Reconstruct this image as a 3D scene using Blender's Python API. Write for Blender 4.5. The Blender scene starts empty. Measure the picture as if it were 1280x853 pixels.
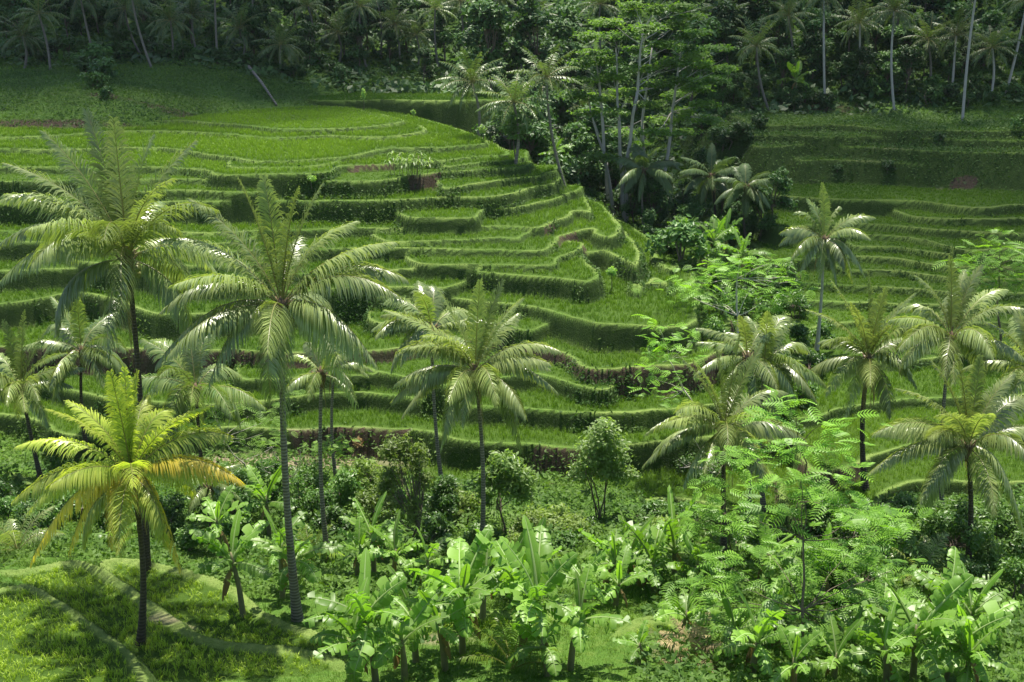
import bpy, math, random
import numpy as np
R = math.radians
rng = np.random.default_rng(11)
random.seed(11)
SC = bpy.context.scene
COL = SC.collection
FPX = 1280 * 40 / 36.0
PX0, PY0 = 640.0, 426.5
PITCH = R(17.2)
CZ = 30.0
SP, CP = math.sin(PITCH), math.cos(PITCH)
UP = np.array([0, 0, 1.0])

# ---------------------------------------------------------------- picture to place
def ray(px, py):
    a = (px - PX0) / FPX; b = -(py - PY0) / FPX
    return np.array([a, b * SP + CP, b * CP - SP])
def at(px, py, D):
    r = ray(px, py); return np.array([0, 0, CZ]) + r * (D / r[1])
def atz(px, py, z):
    r = ray(px, py); return np.array([0, 0, CZ]) + r * ((z - CZ) / r[2])
def proj(p):
    x, y, z = p[0], p[1], p[2] - CZ
    f = y * CP - z * SP; u = y * SP + z * CP
    return PX0 + FPX * x / f, PY0 - FPX * u / f

# ---------------------------------------------------------------- objects
def tag(o, label=None, cat=None, group=None, kind=None):
    if label: o['label'] = label
    if cat: o['category'] = cat
    if group: o['group'] = group
    if kind: o['kind'] = kind
    return o
def thing(name, label, cat, loc, group=None):
    o = bpy.data.objects.new(name, None); COL.objects.link(o)
    o.location = loc; o.empty_display_size = .3
    return tag(o, label, cat, group)
def copy_tree(root, loc, rz=0.0, sc=1.0, label=None, group=None):
    r = root.copy(); COL.objects.link(r)
    r.location = loc; r.rotation_euler = (0, 0, rz); r.scale = (sc, sc, sc)
    if label: r['label'] = label
    if group: r['group'] = group
    for ch in root.children:
        c = ch.copy(); COL.objects.link(c); c.parent = r
    return r

class MB:
    """collects pieces of one mesh"""
    def __init__(s): s.v = []; s.q = []; s.t = []; s.tone = []; s.n = 0
    def add(s, v, q=None, t=None, tone=0.5):
        v = np.asarray(v, float).reshape(-1, 3)
        s.v.append(v)
        if q is not None and len(q): s.q.append(np.asarray(q, np.int64).reshape(-1, 4) + s.n)
        if t is not None and len(t): s.t.append(np.asarray(t, np.int64).reshape(-1, 3) + s.n)
        s.tone.append(np.broadcast_to(np.asarray(tone, float), (len(v),)))
        s.n += len(v)
    def mesh(s, name, mats, smooth=True, origin=(0, 0, 0), attrs=None):
        me = bpy.data.meshes.new(name)
        v = np.concatenate(s.v) - np.asarray(origin, float)
        q = np.concatenate(s.q) if s.q else np.zeros((0, 4), np.int64)
        t = np.concatenate(s.t) if s.t else np.zeros((0, 3), np.int64)
        me.vertices.add(len(v)); me.vertices.foreach_set('co', v.astype(np.float32).ravel())
        nl = q.size + t.size
        me.loops.add(nl)
        me.loops.foreach_set('vertex_index', np.concatenate([q.ravel(), t.ravel()]).astype(np.int32))
        me.polygons.add(len(q) + len(t))
        st = np.concatenate([np.arange(len(q)) * 4, q.size + np.arange(len(t)) * 3]).astype(np.int32)
        me.polygons.foreach_set('loop_start', st)
        me.polygons.foreach_set('use_smooth', np.full(len(q) + len(t), smooth))
        a = me.attributes.new('tone', 'FLOAT', 'POINT')
        a.data.foreach_set('value', np.concatenate(s.tone).astype(np.float32))
        for k, val in (attrs or {}).items():
            a = me.attributes.new(k, 'FLOAT', 'POINT'); a.data.foreach_set('value', np.asarray(val, np.float32))
        me.update(calc_edges=True)
        me.materials.append(mats)
        return me
    def build(s, name, mat, parent=None, smooth=True, attrs=None, origin=None):
        og = np.array(origin) if origin is not None else (np.array(parent.location) if parent is not None else np.zeros(3))
        o = bpy.data.objects.new(name, s.mesh(name, mat, smooth, og, attrs))
        COL.objects.link(o)
        if parent is not None: o.parent = parent
        elif origin is not None: o.location = origin
        return o

def norm(a):
    return a / np.maximum(np.linalg.norm(a, axis=-1, keepdims=True), 1e-9)
def bez(P0, P1, P2, t):
    t = np.asarray(t)[:, None]
    return (1 - t) ** 2 * P0 + 2 * t * (1 - t) * P1 + t * t * P2
def dbez(P0, P1, P2, t):
    t = np.asarray(t)[:, None]
    return norm(2 * (1 - t) * (P1 - P0) + 2 * t * (P2 - P1))
def tube(mb, pts, rad, sides=6, tone=.5, cap=True):
    pts = np.asarray(pts, float); n = len(pts)
    rad = np.broadcast_to(np.asarray(rad, float), (n,))
    tan = norm(np.gradient(pts, axis=0))
    ref = np.array([1.0, 0, 0]) if abs(tan[:, 0]).mean() < .7 else np.array([0, 1.0, 0])
    a = norm(np.cross(tan, ref)); b = np.cross(tan, a)
    th = np.arange(sides) * 2 * math.pi / sides
    ring = pts[:, None] + rad[:, None, None] * (np.cos(th)[None, :, None] * a[:, None] + np.sin(th)[None, :, None] * b[:, None])
    v = ring.reshape(-1, 3)
    i = np.arange(n - 1)[:, None] * sides; j = np.arange(sides)[None]; k = (j + 1) % sides
    q = np.stack([i + j, i + k, i + sides + k, i + sides + j], -1).reshape(-1, 4)
    t = None
    if cap:
        v = np.concatenate([v, pts[-1:]])
        t = np.stack([(n - 1) * sides + np.arange(sides), (n - 1) * sides + (np.arange(sides) + 1) % sides, np.full(sides, n * sides)], -1)
    mb.add(v, q, t, tone)
def ball(mb, c, r, seg=8, rings=6, tone=.5, sq=1.0):
    u = np.linspace(0, 2 * math.pi, seg, endpoint=False); w = np.linspace(0.02, math.pi - .02, rings)
    W, U = np.meshgrid(w, u, indexing='ij')
    v = np.stack([np.sin(W) * np.cos(U), np.sin(W) * np.sin(U), np.cos(W) * sq], -1).reshape(-1, 3) * r + np.asarray(c)
    i = np.arange(rings - 1)[:, None] * seg; j = np.arange(seg)[None]; k = (j + 1) % seg
    mb.add(v, np.stack([i + j, i + seg + j, i + seg + k, i + k], -1).reshape(-1, 4), None, tone)

def hash2(i, j, seed):
    h = (i * 374761393 + j * 668265263 + seed * 974634777) & 0xffffffff
    h = ((h ^ (h >> 13)) * 1274126177) & 0xffffffff
    return ((h ^ (h >> 16)) & 0xffff) / 65535.0
def vnoise(x, y, scale, seed=0):
    x = np.asarray(x) / scale; y = np.asarray(y) / scale
    i = np.floor(x).astype(np.int64); j = np.floor(y).astype(np.int64)
    u = x - i; v = y - j; u = u * u * (3 - 2 * u); v = v * v * (3 - 2 * v)
    a = hash2(i, j, seed); b = hash2(i + 1, j, seed); c = hash2(i, j + 1, seed); d = hash2(i + 1, j + 1, seed)
    return (a * (1 - u) + b * u) * (1 - v) + (c * (1 - u) + d * u) * v - .5

# ---------------------------------------------------------------- materials
def new_mat(name):
    m = bpy.data.materials.new(name); m.use_nodes = True
    nt = m.node_tree; nt.nodes.clear()
    out = nt.nodes.new('ShaderNodeOutputMaterial')
    return m, nt, out
def nd(nt, kind, **kw):
    n = nt.nodes.new(kind)
    for k, v in kw.items(): setattr(n, k, v)
    return n
def mixc(nt, fac, a, b, blend='MIX'):
    n = nd(nt, 'ShaderNodeMix', data_type='RGBA', blend_type=blend)
    for sock, val in ((0, fac), (6, a), (7, b)):
        if isinstance(val, (int, float)): n.inputs[sock].default_value = val
        elif isinstance(val, tuple): n.inputs[sock].default_value = (*val, 1)
        else: nt.links.new(val, n.inputs[sock])
    return n.outputs[2]
def leaf_mat(name, dark, light, trans=.35, rough=.45, spec=.42, tcol=None, rib=(.22, .22, .07), rand=.25):
    """leaf: tone attribute runs from dark to light, small clump noise, light through the blade"""
    m, nt, out = new_mat(name)
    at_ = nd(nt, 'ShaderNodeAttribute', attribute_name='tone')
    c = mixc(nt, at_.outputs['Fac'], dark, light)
    gt = nd(nt, 'ShaderNodeMath', operation='GREATER_THAN'); gt.inputs[1].default_value = 1.5
    nt.links.new(at_.outputs['Fac'], gt.inputs[0])
    c = mixc(nt, gt.outputs[0], c, rib)
    oi = nd(nt, 'ShaderNodeObjectInfo')
    hs = nd(nt, 'ShaderNodeHueSaturation')
    mr = nd(nt, 'ShaderNodeMapRange'); mr.inputs[3].default_value = 1 - rand; mr.inputs[4].default_value = 1 + rand
    nt.links.new(oi.outputs['Random'], mr.inputs[0]); nt.links.new(mr.outputs[0], hs.inputs['Value'])
    nt.links.new(c, hs.inputs['Color'])
    c = hs.outputs[0]
    p = nd(nt, 'ShaderNodeBsdfPrincipled')
    nt.links.new(c, p.inputs['Base Color']); p.inputs['Roughness'].default_value = rough
    p.inputs['Specular IOR Level'].default_value = spec
    tr = nd(nt, 'ShaderNodeBsdfTranslucent')
    t2 = mixc(nt, 1.0, c, tcol or (1.5, 1.6, .6), 'MULTIPLY')
    nt.links.new(t2, tr.inputs['Color'])
    mx = nd(nt, 'ShaderNodeMixShader'); mx.inputs[0].default_value = trans
    nt.links.new(p.outputs[0], mx.inputs[1]); nt.links.new(tr.outputs[0], mx.inputs[2])
    nt.links.new(mx.outputs[0], out.inputs['Surface'])
    return m
def bark_mat(name, c1, c2, ring=0.0, scale=6.0):
    m, nt, out = new_mat(name)
    tc = nd(nt, 'ShaderNodeTexCoord')
    no = nd(nt, 'ShaderNodeTexNoise'); no.inputs['Scale'].default_value = scale; no.inputs['Detail'].default_value = 6
    nt.links.new(tc.outputs['Object'], no.inputs['Vector'])
    c = mixc(nt, no.outputs['Fac'], c1, c2)
    p = nd(nt, 'ShaderNodeBsdfPrincipled'); p.inputs['Roughness'].default_value = .85
    h = no.outputs['Fac']
    if ring:
        wv = nd(nt, 'ShaderNodeTexWave', bands_direction='Z'); wv.inputs['Scale'].default_value = ring
        wv.inputs['Distortion'].default_value = 1.5; wv.inputs['Detail'].default_value = 2
        nt.links.new(tc.outputs['Object'], wv.inputs['Vector'])
        c = mixc(nt, mixf(nt, wv.outputs['Fac'], .8), c, tuple(x * .4 for x in c1))
        h = wv.outputs['Fac']
    b = nd(nt, 'ShaderNodeBump'); b.inputs['Strength'].default_value = .6; b.inputs['Distance'].default_value = .03
    nt.links.new(h, b.inputs['Height']); nt.links.new(b.outputs[0], p.inputs['Normal'])
    nt.links.new(c, p.inputs['Base Color']); nt.links.new(p.outputs[0], out.inputs['Surface'])
    return m
def mixf(nt, sock, k, op='MULTIPLY'):
    n = nd(nt, 'ShaderNodeMath', operation=op); nt.links.new(sock, n.inputs[0])
    if isinstance(k, (int, float)): n.inputs[1].default_value = k
    else: nt.links.new(k, n.inputs[1])
    return n.outputs[0]
def plain_mat(name, col, rough=.7, spec=.3):
    m, nt, out = new_mat(name)
    tc = nd(nt, 'ShaderNodeTexCoord'); no = nd(nt, 'ShaderNodeTexNoise'); no.inputs['Scale'].default_value = 9
    nt.links.new(tc.outputs['Object'], no.inputs['Vector'])
    c = mixc(nt, no.outputs['Fac'], tuple(x * .7 for x in col), tuple(min(1, x * 1.3) for x in col))
    p = nd(nt, 'ShaderNodeBsdfPrincipled'); p.inputs['Roughness'].default_value = rough
    p.inputs['Specular IOR Level'].default_value = spec
    nt.links.new(c, p.inputs['Base Color']); nt.links.new(p.outputs[0], out.inputs['Surface'])
    return m

M = {}
M['palm'] = leaf_mat('palm_leaf', (.068, .132, .026), (.31, .365, .13), .30, .33, 1.0)  # paler than real foliage: glare on the fronds is put into the colour
M['palm_fresh'] = leaf_mat('palm_leaf_fresh', (.10, .17, .016), (.22, .30, .045), .45, .35, .6)
M['palm_yellow'] = leaf_mat('palm_leaf_yellow', (.11, .22, .02), (.46, .52, .11), .42, .36, .6)
M['palm_gold'] = leaf_mat('palm_leaf_gold', (.34, .33, .04), (.62, .50, .08), .42, .4, .5)
M['palm_dead'] = leaf_mat('palm_leaf_dead', (.19, .135, .06), (.42, .34, .19), .25, .7, .2, (1.2, 1.1, .9))
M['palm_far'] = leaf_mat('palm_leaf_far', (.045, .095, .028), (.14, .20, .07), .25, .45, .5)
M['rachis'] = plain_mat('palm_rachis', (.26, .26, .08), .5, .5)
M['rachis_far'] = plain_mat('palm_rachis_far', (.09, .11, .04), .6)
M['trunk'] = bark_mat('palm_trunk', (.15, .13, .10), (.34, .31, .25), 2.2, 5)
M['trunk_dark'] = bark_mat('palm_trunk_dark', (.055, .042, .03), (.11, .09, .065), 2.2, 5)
M['trunk_pale'] = bark_mat('pale_trunk', (.30, .28, .24), (.46, .43, .38), 0, 3)
M['bark'] = bark_mat('bark', (.07, .052, .035), (.16, .125, .09), 0, 7)
M['twig'] = bark_mat('bare_twig', (.40, .36, .30), (.60, .55, .47), 0, 9)
M['banana'] = leaf_mat('banana_leaf', (.065, .155, .018), (.20, .345, .055), .42, .42, .45, (1.5, 1.7, .5), (.30, .40, .16))
M['banana_dry'] = leaf_mat('banana_leaf_dry', (.16, .10, .045), (.32, .24, .11), .3, .8, .2, (1.2, 1.1, .8))
M['banana_rib'] = plain_mat('banana_rib', (.30, .40, .15), .45, .5)
M['pseudostem'] = bark_mat('banana_stem', (.10, .11, .05), (.22, .19, .10), 0, 4)
M['broad'] = leaf_mat('broad_leaf', (.05, .125, .018), (.15, .26, .055), .38, .42, .5)
M['broad_light'] = leaf_mat('broad_leaf_light', (.15, .27, .06), (.33, .45, .16), .52, .42, .5)
M['broad_olive'] = leaf_mat('broad_leaf_olive', (.10, .165, .028), (.24, .33, .09), .48, .45, .4)
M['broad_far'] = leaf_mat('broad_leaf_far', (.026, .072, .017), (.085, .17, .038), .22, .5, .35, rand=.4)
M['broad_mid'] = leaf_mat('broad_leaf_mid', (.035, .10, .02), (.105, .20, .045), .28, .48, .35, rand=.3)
M['feather'] = leaf_mat('feathery_leaf', (.06, .16, .014), (.19, .36, .035), .45, .45, .35)
M['canopy'] = leaf_mat('canopy_leaf', (.075, .175, .025), (.21, .35, .06), .5, .5, .3)
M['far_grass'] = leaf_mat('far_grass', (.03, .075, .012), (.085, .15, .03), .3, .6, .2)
M['under'] = leaf_mat('undergrowth_leaf', (.04, .105, .014), (.135, .23, .04), .36, .6, .22)
M['rice_near'] = leaf_mat('near_rice_leaf', (.13, .235, .014), (.38, .52, .06), .30, .5, .3, (1.4, 1.5, .5))  # brighter copy of the rice leaf; sunlight put into the colour against palm shadows
M['rice'] = leaf_mat('rice_leaf', (.045, .115, .005), (.18, .29, .020), .26, .5, .3, (1.4, 1.5, .5))
M['grass'] = leaf_mat('grass_blade', (.04, .10, .010), (.14, .23, .03), .26, .55, .3)
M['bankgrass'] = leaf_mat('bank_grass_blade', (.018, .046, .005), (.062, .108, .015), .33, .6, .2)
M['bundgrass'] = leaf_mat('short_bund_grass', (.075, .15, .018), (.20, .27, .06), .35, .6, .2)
M['coconut'] = plain_mat('coconut_husk', (.40, .14, .025), .45, .5)
M['coconut_green'] = plain_mat('coconut_husk_green', (.16, .17, .05), .45, .5)
M['dry'] = plain_mat('dry_fibre', (.14, .10, .065), .9, .1)
# ---------------------------------------------------------------- terrain
# smooth base ground through known places (thin plate spline)
BASE = [at(*p) for p in [
    (780, 275, 122), (850, 330, 104), (905, 420, 88), (950, 520, 76), (990, 610, 66), (960, 690, 57),
    (600, 660, 57), (450, 664, 57), (300, 664, 57), (150, 655, 58), (0, 648, 60), (800, 662, 57),
    (1100, 690, 55), (1250, 700, 54), (600, 702, 52), (300, 702, 51), (100, 692, 50), (0, 690, 48),
    (0, 765, 41), (175, 826, 39), (372, 785, 42.4), (60, 800, 40), (0, 853, 36), (300, 853, 36.8), (600, 853, 35.5),
    (600, 780, 42), (900, 853, 35), (1000, 780, 42.5), (1250, 853, 35.5), (1250, 780, 42.5), (850, 740, 46),
    (-300, 660, 60), (1550, 700, 58), (-300, 853, 36), (1550, 853, 36),
    (0, 160, 121), (70, 161, 121), (0, 147, 122.5), (70, 143, 123), (150, 136, 124), (200, 140, 127), (130, 150, 122), (330, 128, 139),
    (250, 90, 150), (60, 92, 148), (300, 118, 143), (200, 60, 162), (200, 0, 185), (200, -80, 215), (-250, 90, 148), (-250, 0, 180), (-250, 160, 121),
    (420, 120, 150), (600, 160, 150), (600, 100, 166), (500, 80, 168), (500, 40, 182), (500, 0, 195), (500, -80, 225),
    (700, 215, 142), (700, 130, 160), (780, 200, 146), (780, 100, 168), (780, 0, 192), (780, -80, 220)]]
BASE += [np.array(p, float) for p in [
    (-30, 75, 2), (-30, 90, 5), (-30, 105, 9), (0, 75, .5), (0, 90, 4), (0, 105, 8), (-30, 118, 12), (0, 122, 9), (-60, 90, 4), (-60, 110, 10),
    (15, 112, 4.5), (10, 135, 7),
    (-12, 15, 18), (12, 15, 18), (-15, 0, 27.5), (15, 0, 27.5), (0, 24, 11.0), (-16, 24, 10.6), (16, 24, 11.4),
    (27, 84, 0), (30, 95, 1.2), (33, 105, 3.4), (35, 112, 5.4), (38, 120, 8), (41, 130, 10.8), (44, 140, 13.6), (46, 150, 17.5), (50, 165, 24), (55, 180, 30), (60, 210, 42),
    (45, 84, 0), (52, 105, 4.6), (57, 120, 9), (62, 140, 15), (68, 165, 26), (75, 210, 44),
    (22, 110, 4.5), (24, 120, 7), (28, 140, 12.5), (32, 160, 20), (36, 185, 30), (90, 120, 12), (110, 180, 34),
    (35, 70, .2), (35, 60, .6), (50, 70, .6), (50, 60, .8), (90, 80, 4), (90, 50, 2), (-90, 80, 4), (-90, 50, 4),
    (0, 300, 75), (-120, 300, 70), (120, 300, 75), (0, 420, 105), (-250, 420, 105), (250, 420, 105)]]
BASE = np.array(BASE)
def tps_fit(P, lam=1.5):
    n = len(P); xy = P[:, :2] / 50.0
    d = np.linalg.norm(xy[:, None] - xy[None], axis=-1)
    K = np.where(d > 0, d * d * np.log(np.maximum(d, 1e-9)), 0) + np.eye(n) * lam * .002
    A = np.zeros((n + 3, n + 3)); A[:n, :n] = K; A[:n, n] = 1; A[:n, n + 1:] = xy; A[n, :n] = 1; A[n + 1:, :n] = xy.T
    return np.linalg.solve(A, np.concatenate([P[:, 2], [0, 0, 0]])), xy
TW, TXY = tps_fit(BASE)
def base_z(x, y):
    sh = np.shape(x); x = np.ravel(x) / 50.0; y = np.ravel(y) / 50.0
    z = TW[-3] + TW[-2] * x + TW[-1] * y
    for k in range(len(TXY)):
        r2 = (x - TXY[k, 0]) ** 2 + (y - TXY[k, 1]) ** 2
        z = z + TW[k] * .5 * r2 * np.log(np.maximum(r2, 1e-12))
    return z.reshape(sh)

S = np.concatenate([np.linspace(-1.6, -.62, 25)[:-1], np.arange(-.62, .6201, .0019), np.linspace(.62, 1.6, 25)[1:]])
def geo(a, b, r):
    n = int(math.log(b / a) / math.log(1 + r)); return a * (b / a) ** (np.arange(n) / n)
DR = np.concatenate([geo(5, 28, .03), geo(28, 52, .0026), geo(52, 150, .0017), geo(150, 240, .008), geo(240, 420, .03), [420]])
NS, ND = len(S), len(DR)
X = S[None, :] * DR[:, None]; Y = np.repeat(DR[:, None], NS, 1)
Zb = base_z(X, Y)
Zb = Zb + vnoise(X, Y, 7, 1) * .5 * np.clip((Y - 42) / 14, .05, 1) + vnoise(X, Y, 2.2, 2) * .22 * np.clip((Y - 42) / 14, .35, 1) + vnoise(X, Y, .8, 3) * .07
WOB = vnoise(X, Y, 4.0, 5) * .9 + vnoise(X, Y, 1.3, 6) * .25

TER = []
def smooth_line(P, k=1):
    n = len(P); out = []
    for i in range(n):
        p0, p1, p2, p3 = P[i - 1], P[i], P[(i + 1) % n], P[(i + 2) % n]
        d1 = np.linalg.norm(p2 - p1)
        if d1 < 1.2 or d1 > 14: out.append(p1); continue
        m1 = (p2 - p0) * d1 / max(np.linalg.norm(p2 - p1) + np.linalg.norm(p1 - p0), 1e-6)
        m2 = (p3 - p1) * d1 / max(np.linalg.norm(p3 - p2) + np.linalg.norm(p2 - p1), 1e-6)
        for t in np.arange(0, 1, 1.0 / max(2, int(d1 / .8))):
            a, b = t * t, t * t * t
            out.append((2 * b - 3 * a + 1) * p1 + (b - 2 * a + t) * m1 + (3 * a - 2 * b) * p2 + (b - a) * m2)
    return np.array(out)
def terr(z, lip, close='up', bund=.34, rice=.5, tone=.5, dens=1.0, steep=3.2, soil=.25, wob=1.0, back=None, bh=.06, marg=4.5):
    """one terrace: its front lip traced as places at height z, closed behind"""
    P = [atz(px, py, z)[:2] for px, py in lip]
    if close == 'hill':
        n = P[-1]; pn, dn = lip[-1][0], n[1]
        def w(px, D): return np.array([(px - PX0) / FPX * D / CP * .985, D])
        P += [w(pn - 24, dn + 8), w(pn - 80, dn + 22), w(min(pn - 170, 600), max(dn + 38, 136 + .02 * dn)), w(380, max(140, dn + 45)), w(-260, max(140, dn + 45))]
    elif close == 'up':
        k = back or 60
        P += [P[-1] + np.array([k * .25, k]), P[0] + np.array([-k * .1, k])]
    P = smooth_line(np.array(P), 1 if close == 'hill' else 1)
    TER.append(dict(z=z, P=np.array(P), bund=bund, rice=rice, tone=tone, dens=dens, steep=steep, soil=soil * .7, wob=wob, bh=bh, marg=marg))

d = lambda v: CZ - v
# the spur in the middle, from its foot up to the plateau
terr(d(29.4), [(-200, 540), (0, 585), (62, 609), (130, 606), (240, 588), (330, 584), (400, 586), (450, 590), (517, 597), (580, 608), (640, 625), (692, 630), (775, 631), (832, 625), (870, 627), (900, 635), (945, 645), (1000, 648), (1030, 640)], 'hill', soil=.2)
terr(d(27.5), [(-200, 505), (0, 520), (45, 528), (80, 541), (150, 547), (240, 540), (280, 533), (325, 533), (377, 538), (410, 535), (455, 536), (500, 538), (535, 541), (600, 554), (655, 557), (717, 559), (775, 556), (850, 549), (905, 546), (950, 552), (985, 545)], 'hill', soil=.12)
terr(d(26.3), [(-200, 475), (0, 484), (45, 479), (75, 486), (150, 501), (240, 505), (280, 502), (335, 500), (370, 495), (420, 492), (455, 491), (510, 499), (600, 510), (657, 512), (722, 516), (775, 515), (847, 510), (900, 505), (950, 500)], 'hill', soil=.3)
terr(d(25.2), [(540, 482), (600, 478), (672, 468), (710, 475), (735, 482), (760, 487), (772, 478)], 'hill', rice=.3, soil=.2)
terr(d(24.3), [(-200, 426), (0, 433), (100, 434), (240, 437), (345, 440), (412, 441), (500, 434), (560, 427), (625, 422), (670, 437), (700, 442), (735, 458), (775, 462), (810, 459), (865, 454), (905, 430), (915, 405)], 'hill', soil=.6)
terr(d(22.4), [(-200, 374), (0, 379), (95, 365), (140, 373), (200, 392), (260, 390), (345, 381), (412, 374), (500, 373), (560, 374), (600, 378), (650, 381), (690, 387), (715, 396), (740, 405), (790, 406), (845, 407), (868, 400), (876, 380), (868, 345)], 'hill', soil=.4)
terr(d(20.8), [(-200, 334), (0, 338), (80, 335), (162, 336), (207, 346), (250, 349), (345, 344), (412, 340), (502, 337), (560, 337), (650, 344), (702, 347), (735, 351), (746, 345), (741, 328), (728, 316), (752, 314), (768, 320), (786, 330), (797, 334), (800, 322), (789, 300)], 'hill', soil=.35)
terr(d(22.0), [(797, 366), (806, 353), (818, 346), (830, 350), (836, 356), (834, 366)], 'up', back=2.5, rice=.2, bund=.4)
terr(d(21.9), [(838, 336), (846, 330), (858, 326), (866, 322)], 'up', back=6, rice=.3, bund=.4)
terr(d(19.7), [(-200, 306), (0, 309), (200, 315), (240, 317), (345, 311), (450, 310), (525, 310), (630, 311), (682, 313), (694, 303), (703, 293), (740, 285), (748, 294), (764, 297), (774, 286), (776, 278)], 'hill', soil=.3)
terr(d(18.9), [(-200, 286), (0, 289), (100, 291), (240, 290), (345, 288), (450, 285), (560, 285), (622, 283), (672, 285), (692, 276), (712, 270), (724, 264), (738, 268), (745, 262)], 'hill', soil=.25)
terr(d(17.0), [(-200, 250), (0, 252), (100, 253), (250, 252), (345, 250), (415, 250), (490, 250), (560, 246), (620, 245), (667, 234), (690, 230), (697, 222)], 'hill', soil=.3)
terr(d(15.6), [(-200, 226), (0, 226), (200, 224), (300, 224), (400, 225), (470, 226), (540, 217), (592, 213), (655, 209), (662, 202)], 'hill', rice=.2, soil=.3)
terr(d(14.95), [(-200, 206), (0, 207), (60, 208), (170, 208), (255, 212), (270, 217), (365, 217), (410, 214), (428, 206), (452, 206), (500, 203), (560, 201), (605, 195), (630, 194), (634, 187)], 'hill', tone=.75, soil=.3)
terr(d(14.4), [(-200, 188), (0, 186), (70, 186), (187, 184), (240, 190), (277, 195), (322, 200), (380, 199), (432, 195), (468, 188), (490, 185), (560, 184), (580, 182), (608, 179), (606, 174), (585, 165), (560, 157), (530, 148), (490, 141), (440, 136), (300, 140), (-200, 152)], None, tone=.8, soil=.1)
terr(d(14.0), [(-200, 173), (0, 171), (60, 169), (145, 163), (240, 164), (277, 167), (347, 172), (415, 169), (440, 170), (475, 171), (530, 165), (536, 161), (515, 153), (470, 141), (430, 135), (300, 138), (140, 149), (-200, 158)], None, tone=.7, soil=.3)
terr(d(13.5), [(145, 153), (215, 150), (250, 152), (290, 155), (350, 161), (415, 161), (455, 158), (495, 154), (505, 150), (470, 141), (432, 134), (390, 133), (300, 137), (215, 146)], None, rice=.34, tone=.95, soil=.2, bund=.3)
HT = dict(back=7, rice=.4, bund=.25, soil=.25)
terr(d(16.3), [(556, 235), (600, 229), (640, 223), (676, 219)], **HT)
terr(d(16.2), [(100, 240), (250, 238), (330, 239), (345, 236)], **HT)
terr(d(17.9), [(503, 268), (540, 271), (592, 271), (600, 262)], **HT)
terr(d(18.1), [(560, 262), (620, 262), (660, 256), (700, 247)], **HT)
terr(d(19.3), [(478, 300), (560, 300), (622, 298), (650, 299)], **HT)
terr(d(19.2), [(-60, 298), (100, 302), (240, 303), (300, 300)], **HT)
terr(d(20.3), [(515, 327), (600, 330), (690, 331), (700, 326)], **HT)
terr(d(20.2), [(90, 322), (200, 330), (330, 327)], **HT)
terr(d(21.6), [(345, 362), (420, 361), (500, 358), (565, 360)], **HT)
terr(d(23.3), [(470, 402), (560, 400), (620, 402), (665, 412)], **HT)
terr(d(25.3), [(300, 470), (400, 469), (475, 465)], **HT)
terr(d(14.7), [(290, 207), (350, 209), (400, 206)], **HT)
terr(d(15.2), [(555, 209), (600, 203), (640, 200)], **HT)
# far terraces behind the plateau
terr(15.3, [(380, 137), (520, 138), (600, 140), (650, 139)], back=30, rice=.3, tone=.25, steep=2.5, soil=.1)
terr(16.1, [(380, 130), (520, 131), (600, 132), (655, 131)], back=30, rice=.3, tone=.25, steep=2.5, soil=.1)
terr(16.9, [(380, 124), (500, 124.5), (600, 125), (660, 124)], back=30, rice=.3, tone=.25, steep=2.5, soil=.1)
terr(16.8, [(-90, 147), (20, 148), (70, 143), (142, 138)], back=8, rice=.22, soil=1.3, steep=1.5, tone=.1)
# the slope on the other side of the gully
RT = dict(tone=.3, rice=.3, bund=.35, soil=.3, back=70)
terr(1.2, [(1000, 652), (1040, 655), (1085, 636), (1132, 606), (1200, 600), (1290, 606), (1480, 612)], tone=.5, back=70, soil=.2)
terr(2.1, [(1010, 588), (1060, 585), (1110, 562), (1180, 548), (1290, 541), (1480, 548)], tone=.5, back=70, soil=.2)
terr(2.8, [(985, 520), (1050, 512), (1130, 500), (1200, 497), (1290, 495), (1480, 500)], tone=.3, back=70)
terr(3.4, [(1000, 458), (1040, 448), (1130, 452), (1220, 444), (1480, 446)], **RT)
terr(3.9, [(1000, 412), (1040, 404), (1130, 398), (1220, 402), (1480, 404)], **RT)
terr(4.5, [(985, 380), (1000, 377), (1090, 378), (1180, 382), (1480, 380)], **RT)
terr(5.1, [(950, 350), (1000, 353), (1045, 357), (1120, 360), (1200, 366), (1480, 368)], **RT)
terr(5.7, [(1050, 336), (1090, 337), (1122, 338), (1180, 346), (1290, 350), (1480, 352)], **RT)
terr(6.3, [(960, 322), (1070, 320), (1120, 324), (1178, 332), (1240, 334), (1480, 338)], **RT)
terr(6.9, [(1060, 305), (1120, 309), (1190, 317), (1290, 320), (1480, 322)], **RT)
terr(7.4, [(1000, 296), (1092, 294), (1160, 300), (1205, 312), (1240, 311), (1290, 309), (1480, 310)], **RT)
terr(8.1, [(960, 282), (1072, 279), (1160, 286), (1215, 290), (1290, 292), (1480, 294)], **RT)
terr(8.8, [(1130, 268), (1210, 274), (1290, 272), (1480, 274)], **RT)
terr(9.7, [(955, 240), (1042, 249), (1142, 251), (1217, 259), (1290, 256), (1480, 258)], **RT)
GT = dict(tone=.35, rice=.22, bund=.6, soil=.12, back=60, steep=1.0)
terr(12.0, [(985, 196), (1000, 202), (1040, 200), (1110, 203), (1180, 206), (1250, 207), (1480, 212)], **GT)
terr(13.3, [(930, 172), (950, 184), (1017, 181), (1112, 186), (1200, 190), (1480, 196)], **GT)
terr(14.2, [(890, 158), (925, 167), (1010, 170), (1100, 172), (1255, 176), (1480, 180)], **GT)
terr(15.0, [(940, 154), (1068, 157), (1115, 163), (1200, 163), (1480, 168)], **GT)
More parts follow.
